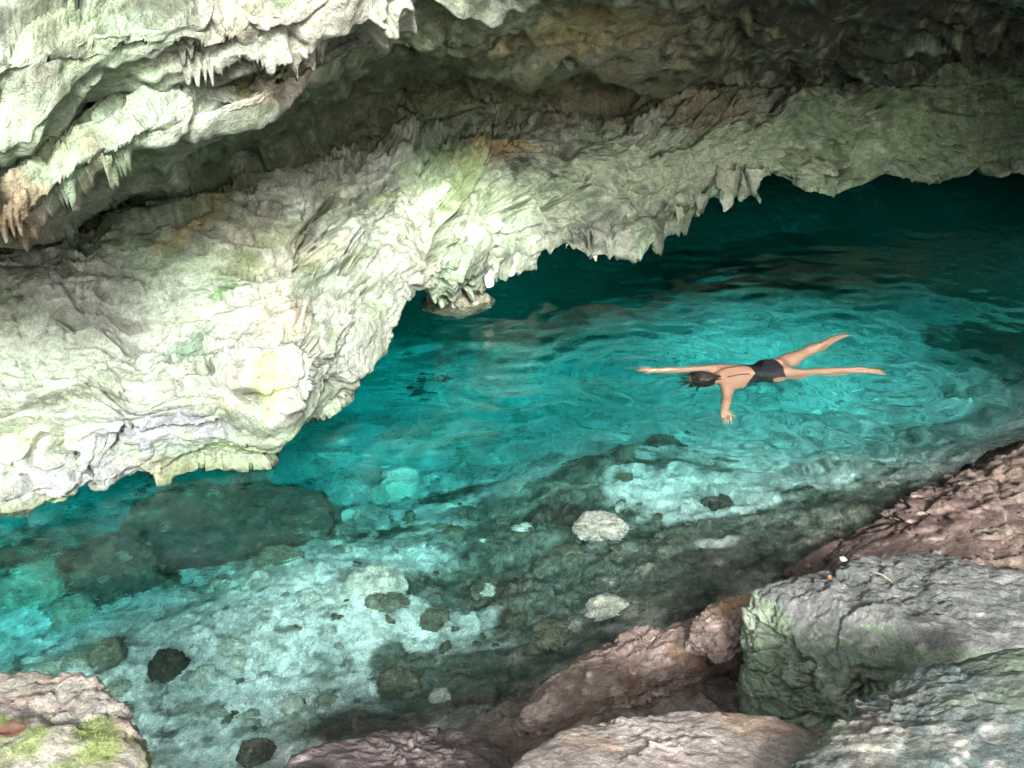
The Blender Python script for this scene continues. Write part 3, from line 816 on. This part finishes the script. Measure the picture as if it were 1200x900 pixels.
boulder('boulder', 'dark purplish brown boulder low at the water edge, bottom centre left', 'boulder',
        solid([(300,905,3.9),(330,866,4.2),(430,844,4.5),(520,838,4.7),(585,850,4.7),(620,880,4.4),(600,960,3.7),(350,960,3.6)], [], 0.9), purple_grey, 7, 6, 9, .03, .03, .016, .03, facet=.6)
boulder('boulder', 'broad pinkish grey boulder in front of the brown hollow ledge, bottom centre', 'boulder',
        solid([(550,930,3.2),(590,868,3.5),(670,832,3.7),(780,818,3.78),(890,814,3.82),(960,834,3.75),(1010,870,3.6),(1000,970,3.1),(580,980,3.0)], [], 0.8), grey_brown, 12, 6, 9, .03, .02, .012, 0.02, facet=.35)
boulder('rock_ledge', 'pinkish brown hollowed ledge between the water and the green faced boulder', 'rock ledge',
        solid([(585,850,4.95),(610,805,5.2),(655,778,5.35),(720,756,5.35),(800,742,5.35),(890,700,5.6),(935,690,5.6),(640,850,4.95),(700,815,5.2),(790,780,5.42),(900,745,5.55)], [(700,752,5.6),(820,725,5.75)], 0.6), pink_brown, 15, 7, 10, .05, .04, .02, .04, strata=.03, crack=.06, facet=.6)
boulder('small_rock', 'rounded pale pink knob on the ledge, left of the taller knob', 'rock',
        solid([(718,765,5.35),(722,740,5.45),(750,732,5.55),(785,735,5.55),(800,752,5.5),(790,775,5.3)], [], 0.3), pink_brown, 18, 6, 16, .07, .06, .03, .06, crack=.12)
boulder('small_rock', 'taller rough pink knob on the ledge touching the green faced boulder', 'rock',
        solid([(805,745,5.3),(812,718,5.4),(840,702,5.5),(885,690,5.5),(890,740,5.3),(840,765,5.2)], [], 0.3), pink_brown, 21, 6, 16, .07, .06, .03, .06, crack=.12)
boulder('boulder', 'big boulder with flat grey top and rough green lichen face beside the ledge', 'boulder',
        solid([(870,690,5.0),(935,668,4.92),(1005,690,4.72),(1082,738,4.4),(880,815,4.95),(950,842,4.8),(1060,800,4.5)],
              [(960,653,5.05),(1090,636,5.2),(1190,656,5.1),(1300,720,4.7),(1300,800,4.3)], 1.0), green_grey, 24, 7, 26, .025, .02, .012, .03, crack=.15, facet=.55)
boulder('boulder', 'green grey mottled boulder filling the bottom right corner', 'boulder',
        solid([(872,930,3.05),(945,852,3.45),(1030,792,3.78),(1120,755,3.9),(1260,735,3.9),(1320,900,3.1),(900,990,2.9)], [], 1.0), front_green, 28, 7, 9, .035, .03, .014, .03, crack=.05, facet=.45)
boulder('rock_ridge', 'reddish brown layered rock ridge along the right shore above the boulders', 'rock ridge',
        solid([(925,668,6.2),(1000,615,6.8),(1090,560,7.4),(1150,520,7.8),(1215,498,8.0),(1330,470,8.2),(1330,700,5.8),(1180,700,5.6),(1000,680,5.9)], [], 0.6), red_brown, 33, 7, 9, .05, .04, .02, .03, strata=.05, crack=.06, facet=.5)
boulder('rock_ridge', 'small dark brown rib at the waterline in front of the reddish ridge', 'rock',
        solid([(900,668,6.3),(960,640,6.55),(1040,600,6.9),(1080,590,7.0),(1060,640,6.6),(960,680,6.2)], [], 0.25), red_brown, 37, 6, 8, .04, .06, .02, .06)

# ------------------------------------------------------------------ submerged rocks
darkrock = cols((0.075, 0.07, 0.055), [((0.15, 0.14, 0.10), 4, 0, .25, .7), ((0.32, 0.31, 0.25), 9, .2, .36, .6)])
olive = cols((0.16, 0.16, 0.11), [((0.26, 0.25, 0.18), 4, 0, .25, .7), ((0.42, 0.41, 0.33), 8, .15, .34, .7), ((0.08, 0.09, 0.06), 5, .05, .3, .6)])
midrock = cols((0.30, 0.31, 0.24), [((0.44, 0.43, 0.36), 6, -.05, .25, .8), ((0.20, 0.21, 0.15), 8, .05, .3, .7)])
palerock = cols((0.62, 0.60, 0.50), [((0.74, 0.73, 0.66), 4, 0, .25, .8), ((0.40, 0.39, 0.31), 7, .1, .3, .6), ((0.22, 0.23, 0.17), 9, .22, .36, .6)])
def sunk(label, px, py, D, wpx, hpx, colfn, seed, h=0.3, sub=5, top=None, name='submerged_rock'):
    rs = np.random.default_rng(seed)
    if D > .3 and wpx < 110:                               # sits on the bed wherever the bed is there
        for _ in range(5):
            q = at_under(px, py, D); D = max(0.06, -float(bed_z(np.array([q[0]]), np.array([q[1]]))[0]) - .12 * h)
    c = at_under(px, py, D); d = np.linalg.norm(c - [0, 0, CAM_Z])
    rx = wpx / FPX * d / 2; ry = hpx / FPX * d / 2 / 0.62
    P = []
    for k in range(9):
        a = 2 * math.pi * k / 9 + rs.uniform(-.25, .25); s = rs.uniform(.85, 1.12)
        P.append(c + [rx * s * math.cos(a), ry * s * math.sin(a), -h * .2])
        P.append(c + [rx * s * .7 * math.cos(a), ry * s * .7 * math.sin(a), h * rs.uniform(.35, .6)])
        P.append(c + [rx * s * .9 * math.cos(a), ry * s * .9 * math.sin(a), -h])
    return boulder(name, label, 'rock', P, colfn, seed, sub, 16, .08, .05, .03, .05, mat=M_bed, crack=.06)
sunk('lone dark oval rock on the pale pool floor near the mossy boulder', 196, 781, 1.0, 54, 32, darkrock, 51, .25)
SL = [(118,640),(150,585),(230,562),(330,560),(388,574),(397,622),(330,640),(210,648)]
P = np.concatenate([[at_under(x, y, 1.25) for x, y in SL], [at_under(x, y, 1.25) - [0, 0, 1.0] for x, y in SL]])
boulder('submerged_rock', 'broad flat topped dark brown slab under water below the cave wall', 'rock', P, darkrock, 52, 6, 22, .04, .02, .012, .02, mat=M_bed, crack=.05, facet=.6)
sunk('dark brown block under water left of the broad slab', 150, 668, 1.5, 118, 76, darkrock, 53, .5, 6)
sunk('white flat rock at the surface on the dark shelf', 704, 613, .17, 74, 38, palerock, 54, .10, 6)
sunk('pale ragged rock near the knobs on the ledge', 712, 711, .16, 66, 30, palerock, 55, .09)
sunk('large pale wedge shaped slab on the light pool floor', 436, 686, 1.05, 96, 44, palerock, 56, .25)
sunk('dim greenish rock left of the lone dark oval rock', 126, 768, 1.2, 46, 36, olive, 57, .22)
sunk('pale rounded rock in deep turquoise water at the left edge', 42, 690, 1.7, 80, 56, midrock, 58, .4)
sunk('pale lumpy rock between the left edge and the dim greenish rock', 88, 722, 1.45, 54, 40, midrock, 59, .3)
sunk('greenish rounded rock on the pale floor above the purplish boulder', 470, 802, .65, 62, 32, olive, 60, .2)
sunk('small pale rock beside the greenish rounded rock', 516, 822, .5, 32, 24, palerock, 61, .14)
sunk('pale boulder in turquoise water below the cave wall tip', 466, 572, 2.1, 60, 46, palerock, 62, .45)
sunk('dark rock in the deep water off the cave wall tip', 492, 455, 3.4, 40, 30, darkrock, 63, .5)
sunk('grey brown slab under the drip edge of the cave', 535, 352, .03, 104, 32, olive, 64, .25, 6)
sunk('dark wedge shaped rock beside the pale wedge slab', 450, 706, .95, 60, 22, olive, 65, .18)
sunk('dark angular rock under water beside the purplish boulder', 300, 884, .8, 50, 28, darkrock, 66, .2)
sunk('dark round rock on the bright patch of the shelf', 842, 588, .5, 40, 22, darkrock, 67, .14)
sunk('dark domed rock under water below the swimmer', 780, 520, .9, 60, 18, darkrock, 68, .3)
sunk('olive rock in the stony band under the broad slab', 330, 655, 1.3, 70, 26, olive, 69, .22)

rs = np.random.default_rng(77)
protos = []
n = 0
while n < 230:
    px, py = rs.uniform(10, 820), rs.uniform(560, 890)
    if perlin(np.array([[px / 70, py / 40, .5]]), 8)[0] < rs.uniform(-.25, .25): continue
    D = 0.6
    for _ in range(4):
        q = at_under(px, py, D); D = max(0.05, -float(bed_z(np.array([q[0]]), np.array([q[1]]))[0]))
    if D < 0.12: continue
    q = at_under(px, py, D)
    size = 0.03 + 0.10 * rs.random() ** 2.2
    if n < 10:
        P = rs.normal(size=(16, 3)); P /= np.linalg.norm(P, axis=1, keepdims=True); P *= size * np.array([1, .8, .35])
        o = boulder('cobble', 'x', 'stone', P, [olive, midrock, palerock, palerock, midrock][n % 5], 500 + n, 4, 20, .08, .05, .03, mat=M_bed)
        protos.append((o, size))
    else:
        s, ps = protos[(n % 2) * 5 if px > 440 and rs.random() < .85 else n % 10]
        o = s.copy(); COL.objects.link(o)
        o.scale = [size / ps * f for f in rs.uniform(.8, 1.25, 3)]
    o.location = (q[0], q[1], -D - 0.12 * size)
    o.rotation_euler = (0, 0, rs.uniform(0, 6.28))
    tag(o, 'small loose stone on the pool floor under clear water', 'stone', 'loose stones on the pool floor')
    n += 1

# ------------------------------------------------------------------ small litter on the rocks
def leaf(label, px, py, d, L, W_, col, rot):
    V, F = [], []
    n = 9
    for i in range(n):
        t = i / (n - 1); ww = W_ * math.sin(math.pi * min(1, t * 0.92 + 0.04)) ** 0.8
        for s in (-1, -.5, 0, .5, 1):
            V.append((L * (t - .5), ww * s * .5, 0.35 * W_ * s * s * (0.6 + .4 * math.sin(5 * t)) + 0.12 * L * (t - .5) ** 2 * 4 * .5))
    for i in range(n - 1):
        for j in range(4): F.append((i * 5 + j, i * 5 + j + 1, (i + 1) * 5 + j + 1, (i + 1) * 5 + j))
    o = mesh_np('dry_leaf', V, F, plain_mat('dry_leaf', col, .7, .3, .3, 60))
    md = o.modifiers.new('thick', 'SOLIDIFY'); md.thickness = 0.002
    o.location = at_d(px, py, d); o.rotation_euler = rot
    return tag(o, label, 'leaf')
LEAFS = [leaf('curled brown dry leaf lying on the mossy boulder', 14, 856, 3.35, .085, .055, (0.055, 0.024, 0.014), (0.5, 0.1, 0.4)),
         leaf('tiny orange leaf on top of the green faced boulder', 972, 677, 4.9, .032, .022, (0.35, 0.12, 0.05), (0.3, 0, 1.0))]

for lab, px, py, d, sz, cf in [('small pale pebble wedged at the top edge of the grey boulder', 988, 656, 4.97, .026, midrock),
                               ('pale pebble caught in a dent of the bottom right boulder', 1180, 838, 3.42, .03, midrock)]:
    P = rs.normal(size=(14, 3)); P /= np.linalg.norm(P, axis=1, keepdims=True); P *= sz * np.array([1, .8, .6])
    o = boulder('pebble', lab, 'stone', P, cf, 700 + px, 4, 8, .08, .05, .02)
    o.location = at_d(px, py, d) - [0, 0, sz * .3]
def tube(path, r, k=6):
    V, F = [], []
    path = np.array(path); n = len(path)
    for i in range(n):
        t_ = path[min(i + 1, n - 1)] - path[max(i - 1, 0)]; t_ = t_ / np.linalg.norm(t_)
        a = np.cross(t_, [0, 0, 1.0])
        if np.linalg.norm(a) < 1e-3: a = np.array([1.0, 0, 0])
        a = a / np.linalg.norm(a); b = np.cross(t_, a)
        for j in range(k):
            an = 2 * math.pi * j / k
            V.append(path[i] + r * (math.cos(an) * a + math.sin(an) * b) * (1 - .5 * abs(2 * i / (n - 1) - 1)))
    for i in range(n - 1):
        for j in range(k): F.append((i * k + j, i * k + (j + 1) % k, (i + 1) * k + (j + 1) % k, (i + 1) * k + j))
    return np.array(V), np.array(F)
a_, b_ = at_d(1026, 671, 4.86), at_d(1046, 682, 4.8)
V, F = tube([a_, a_ * .6 + b_ * .4 + [0, 0, .008], b_], .004)
tg = recentre(mesh_np('twig', V, F, plain_mat('dry_twig', (.30, .24, .15), .8, .2, .3, 80)), a_)
tag(tg, 'short dry twig lying on the flat grey boulder top', 'twig')

# ------------------------------------------------------------------ THE SWIMMER
def capsule_field(shape, org, h, prims):
    Fd = np.full(shape, 1.0, np.float32)
    for (a, b, ra, rb, fl, k) in prims:                    # round cones; fl flattens in z
        a, b = np.array(a, float), np.array(b, float)
        mr = max(ra, rb) + 0.10
        lo = np.maximum(((np.minimum(a, b) - mr - org) / h).astype(int), 0)
        hi = np.minimum(((np.maximum(a, b) + mr - org) / h).astype(int) + 2, shape)
        ax = [org[i] + h * np.arange(lo[i], hi[i]) for i in range(3)]
        x, y, z = np.meshgrid(*ax, indexing='ij')
        d = b - a; dd = d @ d + 1e-9
        t = np.clip(((x - a[0]) * d[0] + (y - a[1]) * d[1] + (z - a[2]) * d[2]) / dd, 0, 1)
        q = np.sqrt((x - a[0] - t * d[0]) ** 2 + (y - a[1] - t * d[1]) ** 2 + ((z - a[2] - t * d[2]) / fl) ** 2)
        s = ((q - (ra + (rb - ra) * t)) * min(1, fl) ** 0.5).astype(np.float32)
        sl = tuple(slice(lo[i], hi[i]) for i in range(3))
        o = Fd[sl]
        hh = np.clip(0.5 + 0.5 * (o - s) / k, 0, 1)
        Fd[sl] = o * (1 - hh) + s * hh - k * hh * (1 - hh)
    return Fd

def surface_nets(Fd, org, h):
    neg = Fd < 0
    c = [neg[i:i - 1 or None, j:j - 1 or None, k:k - 1 or None] if False else neg[i:neg.shape[0] - 1 + i, j:neg.shape[1] - 1 + j, k:neg.shape[2] - 1 + k]
         for i in (0, 1) for j in (0, 1) for k in (0, 1)]
    sm = sum(x.astype(np.int8) for x in c)
    act = np.argwhere((sm > 0) & (sm < 8))
    idm = np.full(sm.shape, -1, np.int32); idm[tuple(act.T)] = np.arange(len(act))
    co = [(i, j, k) for i in (0, 1) for j in (0, 1) for k in (0, 1)]
    val = {cc: Fd[act[:, 0] + cc[0], act[:, 1] + cc[1], act[:, 2] + cc[2]] for cc in co}
    acc = np.zeros((len(act), 3)); cnt = np.zeros(len(act))
    for a in co:
        for ax in range(3):
            if a[ax] == 0:
                b = list(a); b[ax] = 1; b = tuple(b)
                va_, vb = val[a], val[b]
                cr = (va_ < 0) != (vb < 0)
                tt = np.where(cr, va_ / np.where(cr, va_ - vb, 1), 0)
                p = np.array(a, float)[None] + np.zeros((len(act), 1)); p[:, ax] = tt
                acc += p * cr[:, None]; cnt += cr
    V = org + h * (act + acc / cnt[:, None])
    Fc = []
    for ax in range(3):
        u, v = (ax + 1) % 3, (ax + 2) % 3
        s0 = [slice(None)] * 3; s1 = [slice(None)] * 3
        s0[ax] = slice(0, -1); s1[ax] = slice(1, None)
        e = np.argwhere(neg[tuple(s0)] != neg[tuple(s1)])
        e = e[(e[:, u] > 0) & (e[:, v] > 0) & (e[:, u] < sm.shape[u]) & (e[:, v] < sm.shape[v])]
        def cell(du, dv):
            q = e.copy(); q[:, u] += du; q[:, v] += dv
            return idm[tuple(q.T)]
        quad = np.stack([cell(-1, -1), cell(0, -1), cell(0, 0), cell(-1, 0)], -1)
        inside = neg[tuple(e.T)]
        quad[~inside] = quad[~inside][:, ::-1]
        Fc.append(quad)
    return V, np.concatenate(Fc)

def wp(px, py, z): return at_z(px, py, z - 0.085)
ZB = -0.055
head = wp(824, 450, 0.0); neck = wp(842, 449, -0.03)
shF = wp(846, 441, -0.04); shN = wp(851, 459, -0.04)
chest = wp(858, 450, ZB); waist = wp(882, 447, ZB + .0); pelvis = wp(902, 443, ZB + .01)
hipF = wp(908, 436, -0.05); hipN = wp(911, 448, -0.05)
elF = wp(800, 440.5, -0.02); wrF = wp(767, 440, -0.015); 
elN = wp(850, 476, -0.06); wrN = wp(849.5, 492, -0.07)
knF = wp(949, 418, -0.03); anF = wp(976, 404, -0.015); toF = wp(990, 399, 0.0)
knN = wp(962, 443.5, -0.035); anN = wp(1007, 441, -0.025); toN = wp(1036, 443, -0.02)
prims = []
def cone(a, b, ra, rb, fl=1.0, k=0.03):
    ra, rb = ra * 1.1, rb * 1.1
    prims.append((np.array(a), np.array(b), ra, rb, fl, k))
lerp = lambda a, b, t: np.array(a) * (1 - t) + np.array(b) * t
# torso: flat ribcage, narrow waist, wide pelvis
side = np.array([0, 1.0, 0])
cone(chest + side * .07, chest - side * .07, .115, .115, .80, .05)
cone(chest + side * .045 + [.0, 0, 0], waist + side * .035, .125, .098, .80, .05)
cone(chest - side * .045, waist - side * .035, .125, .098, .80, .05)
cone(waist, pelvis, .11, .125, .85, .05)
cone(pelvis + side * .075, pelvis - side * .075, .115, .115, .95, .05)
cone(lerp(pelvis, hipF, .6) + [.03, 0, .03], lerp(pelvis, hipN, .6) + [.03, 0, .03], .095, .095, 1, .05)
cone(shF, shN, .062, .062, .9, .06)
cone(neck + [.03, 0, 0], head + [.06, 0, -.02], .058, .052, 1, .04)
# head, face down in the water: skull, jaw, nose, ears
cone(head + [.02, 0, 0], head + [-.035, 0, 0.0], .088, .088, 1.0, .04)
cone(head + [0, 0, -.06], head + [.03, 0, -.085], .062, .045, 1, .04)
cone(head + [-.01, 0, -.11], head + [.012, 0, -.125], .013, .016, 1, .015)
for s in (-1, 1):
    cone(head + [.0, s * .088, -.02], head + [.03, s * .09, -.03], .014, .01, 1, .01)
    cone(head + [-.025, s * .03, -.098], head + [-.025, s * .03, -.1], .012, .012, 1, .01)
cone(head + [.036, -.02, -.118], head + [.036, .02, -.118], .008, .008, 1, .01)
# arms
def arm(sh, el, wr, dirn):
    cone(sh, lerp(sh, el, .35), .056, .049, 1, .05); cone(lerp(sh, el, .3), el, .050, .038, 1, .03)
    cone(el, lerp(el, wr, .3), .039, .041, 1, .02); cone(lerp(el, wr, .3), wr, .041, .026, .9, .02)
    dirn = np.array(dirn, float); dirn /= np.linalg.norm(dirn)
    lat = np.cross([0, 0, 1.0], dirn); lat /= np.linalg.norm(lat)
    pb = wr + dirn * .085
    cone(wr, wr + dirn * .03, .026, .03, .75, .015)
    for o in (-.026, -.009, .009, .026): cone(wr + dirn * .02 + lat * o * .6, pb + lat * o, .018, .0155, .8, .012)
    for j, (o, ln) in enumerate(((-.029, .062), (-.010, .078), (.010, .084), (.029, .072))):
        base = pb + lat * o; mid = base + dirn * ln * .5 + lat * o * .22 + np.array([0, 0, -.004]); tip = mid + dirn * ln * .5 + lat * o * .15 + np.array([0, 0, -.014])
        cone(base, mid, .0092, .0085, 1, .006); cone(mid, tip, .0085, .0068, 1, .004)
    tb = wr + dirn * .03 + lat * .028
    tm = tb + dirn * .03 + lat * .026; te = tm + dirn * .032 + lat * .008
    cone(tb, tm, .013, .011, 1, .012); cone(tm, te, .0105, .0085, 1, .004)
arm(shF, elF, wrF, wp(742, 438, -.01) - wrF)
arm(shN, elN, wrN, wp(850.5, 508, -.11) - wrN)
def leg(hip, kn, an, to):
    cone(hip, lerp(hip, kn, .4), .088, .075, 1, .06); cone(lerp(hip, kn, .4), kn, .075, .050, 1, .03)
    cone(kn, lerp(kn, an, .35), .050, .055, 1, .03); cone(lerp(kn, an, .35), an, .055, .033, 1, .03)
    dirn = to - an; ln = np.linalg.norm(dirn); dirn = dirn / ln
    lat = np.cross([0, 0, 1.0], dirn); lat /= np.linalg.norm(lat)
    cone(an + [0, 0, .012] - dirn * .01, an + dirn * .03 + [0, 0, .01], .033, .03, 1, .03)   # heel
    cone(an + dirn * .02, an + dirn * ln * .72, .033, .026, .75, .02)
    cone(an + dirn * ln * .7 + lat * .02, an + dirn * ln * .7 - lat * .02, .022, .022, .7, .02)
    for j, (o, r) in enumerate(((-.03, .011), (-.016, .0085), (-.003, .008), (.010, .0075), (.022, .007))):
        b = an + dirn * ln * .72 + lat * o
        cone(b, b + dirn * (.055 - .004 * j), r, r * .9, 1, .008)
leg(hipF, knF, anF, toF)
leg(hipN, knN, anN, toN)
allp = np.array([p for pr in prims for p in pr[:2]])
HV = 0.006
org = allp.min(0) - 0.16
shape = np.ceil((allp.max(0) + 0.16 - org) / HV).astype(int)
FD = capsule_field(tuple(shape), org, HV, prims)
BV, BF = surface_nets(FD, org, HV)
def relax(V, F, it):
    n = len(V)
    for _ in range(it):
        acc = np.zeros_like(V); c = np.zeros(n)
        for a in range(4):
            b = (a + 1) % 4
            np.add.at(acc, F[:, a], V[F[:, b]]); np.add.at(c, F[:, a], 1)
            np.add.at(acc, F[:, b], V[F[:, a]]); np.add.at(c, F[:, b], 1)
        V = V * .5 + .5 * acc / np.maximum(c, 1)[:, None]
    return V
BV = relax(BV, BF, 2)
M_skin, tsk, bsk = nodes('skin')
bsk.inputs['Base Color'].default_value = (0.50, 0.27, 0.18, 1); bsk.inputs['Roughness'].default_value = 0.5
bsk.inputs['Subsurface Weight'].default_value = 0.0
nsk = tsk.nodes.new('ShaderNodeTexNoise'); nsk.inputs['Scale'].default_value = 18
rsk = tsk.nodes.new('ShaderNodeValToRGB'); rsk.color_ramp.elements[0].color = (0.33, 0.175, 0.11, 1); rsk.color_ramp.elements[1].color = (0.47, 0.275, 0.185, 1)
tsk.links.new(nsk.outputs['Fac'], rsk.inputs[0]); tsk.links.new(rsk.outputs[0], bsk.inputs['Base Color'])
person = bpy.data.objects.new('person', None); COL.objects.link(person)
pc = pelvis.copy(); pc[2] = BV[:, 2].min()
person.location = pc
tag(person, 'swimmer in a black low backed swimsuit floating face down with arms and legs spread', 'person')
PM = Matrix.Translation(-Vector(pc.tolist()))
def part(name, V, F, mat, parent):
    o = mesh_np(name, V - pc, F, mat)
    o.parent = parent
    return o
body = part('body', BV, BF, M_skin, person)
def vnorm(V, F):
    n = np.zeros_like(V)
    fn = np.cross(V[F[:, 2]] - V[F[:, 0]], V[F[:, 3]] - V[F[:, 1]])
    for a in range(4): np.add.at(n, F[:, a], fn)
    return n / (np.linalg.norm(n, axis=1, keepdims=True) + 1e-12)
BN = vnorm(BV, BF)
def shell(name, sel, off, mat, parent, thick=0.004):
    f = BF[sel[BF].all(1)]
    ids, inv = np.unique(f, return_inverse=True)
    o = part(name, BV[ids] + BN[ids] * off, inv.reshape(-1, 4), mat, parent)
    md = o.modifiers.new('thick', 'SOLIDIFY'); md.thickness = thick; md.offset = -1
    return o
M_suit = plain_mat('black_swimsuit', (0.010, 0.011, 0.015), .5, .4, .3, 60)
ax0 = chest; axv = pelvis - chest; alen = np.linalg.norm(axv[:2]); axn = np.array([axv[0], axv[1], 0]) / alen
tq = (BV - ax0) @ axn; latq = (BV - ax0) @ np.array([-axn[1], axn[0], 0])
armz = (np.abs(latq) < .2)
backdip = 0.17 - 0.9 * np.clip(np.abs(latq) - .07, 0, 1) * 1.2
onback = BN[:, 2] > 0.15
hipedge = alen + 0.085 - 0.35 * np.clip(np.abs(latq) - .05, 0, .1)
suit = (tq < hipedge) & (((tq > backdip) & onback) | ((tq > -.02) & ~onback)) & (np.abs(latq) < .19)
strap = (np.abs(np.abs(latq) - .075) < .011) & (tq > -.10) & (tq < .12) & onback
shell('swimsuit', suit | strap, .005, M_suit, person)
M_hair = plain_mat('wet_dark_hair', (0.009, 0.007, 0.006), .6, .25, .5, 90)
hx = BV - head
hsel = (np.linalg.norm(hx * [1, 1, 1], axis=1) < .125) & (BV[:, 2] > head[2] - .055) & (hx[:, 0] < .085)
BNs = BN.copy()
BN = BN * (1 + 1.1 * fbm(BV * [.35, 1, 1], 60, 3, 5)[:, None])
hair = shell('hair', hsel, .013, M_hair, person, .01)
BN = BNs
# wet strands lying along the head
for q in range(46):
    a0 = rs.uniform(-1.35, 1.35); x0 = rs.uniform(-.075, .03); rr_ = math.sqrt(max(.02, .104 ** 2 - x0 * x0 * .8))
    pts = []
    for i in range(8):
        x = x0 + .018 * i
        r_ = max(.06, math.sqrt(max(.0, .106 ** 2 - x * x * .75)))
        a_ = a0 * (1 - .07 * i) + .05 * math.sin(i * 1.3 + q)
        pts.append(head + np.array([x, r_ * math.sin(a_), r_ * math.cos(a_)]))
    V, F = tube(pts, .0095)
    part('hair_strand', V, F, M_hair, hair)
for q in range(16):
    a0 = rs.uniform(2.2, 4.6)
    st = head + [.05 * math.cos(a0) - .02, .085 * math.sin(a0), .03]
    dv = np.array([-.6 + .5 * math.cos(a0), .9 * math.sin(a0) - .3, 0]); dv /= np.linalg.norm(dv)
    L_ = rs.uniform(.10, .2)
    pts = [st + dv * L_ * i / 7 + np.array([.012 * math.sin(i + q), .014 * math.sin(.8 * i + 2 * q), -.035 * min(1, i / 3)]) for i in range(8)]
    V, F = tube(pts, .0065)
    part('hair_strand', V, F, M_hair, hair)
print('TRIS', sum((2 if len(o.data.polygons) and o.data.polygons[0].loop_total == 4 else 1) * len(o.data.polygons) for o in COL.objects if o.type == 'MESH'))
print('VERTS', sum(len(o.data.vertices) for o in COL.objects if o.type == 'MESH'))
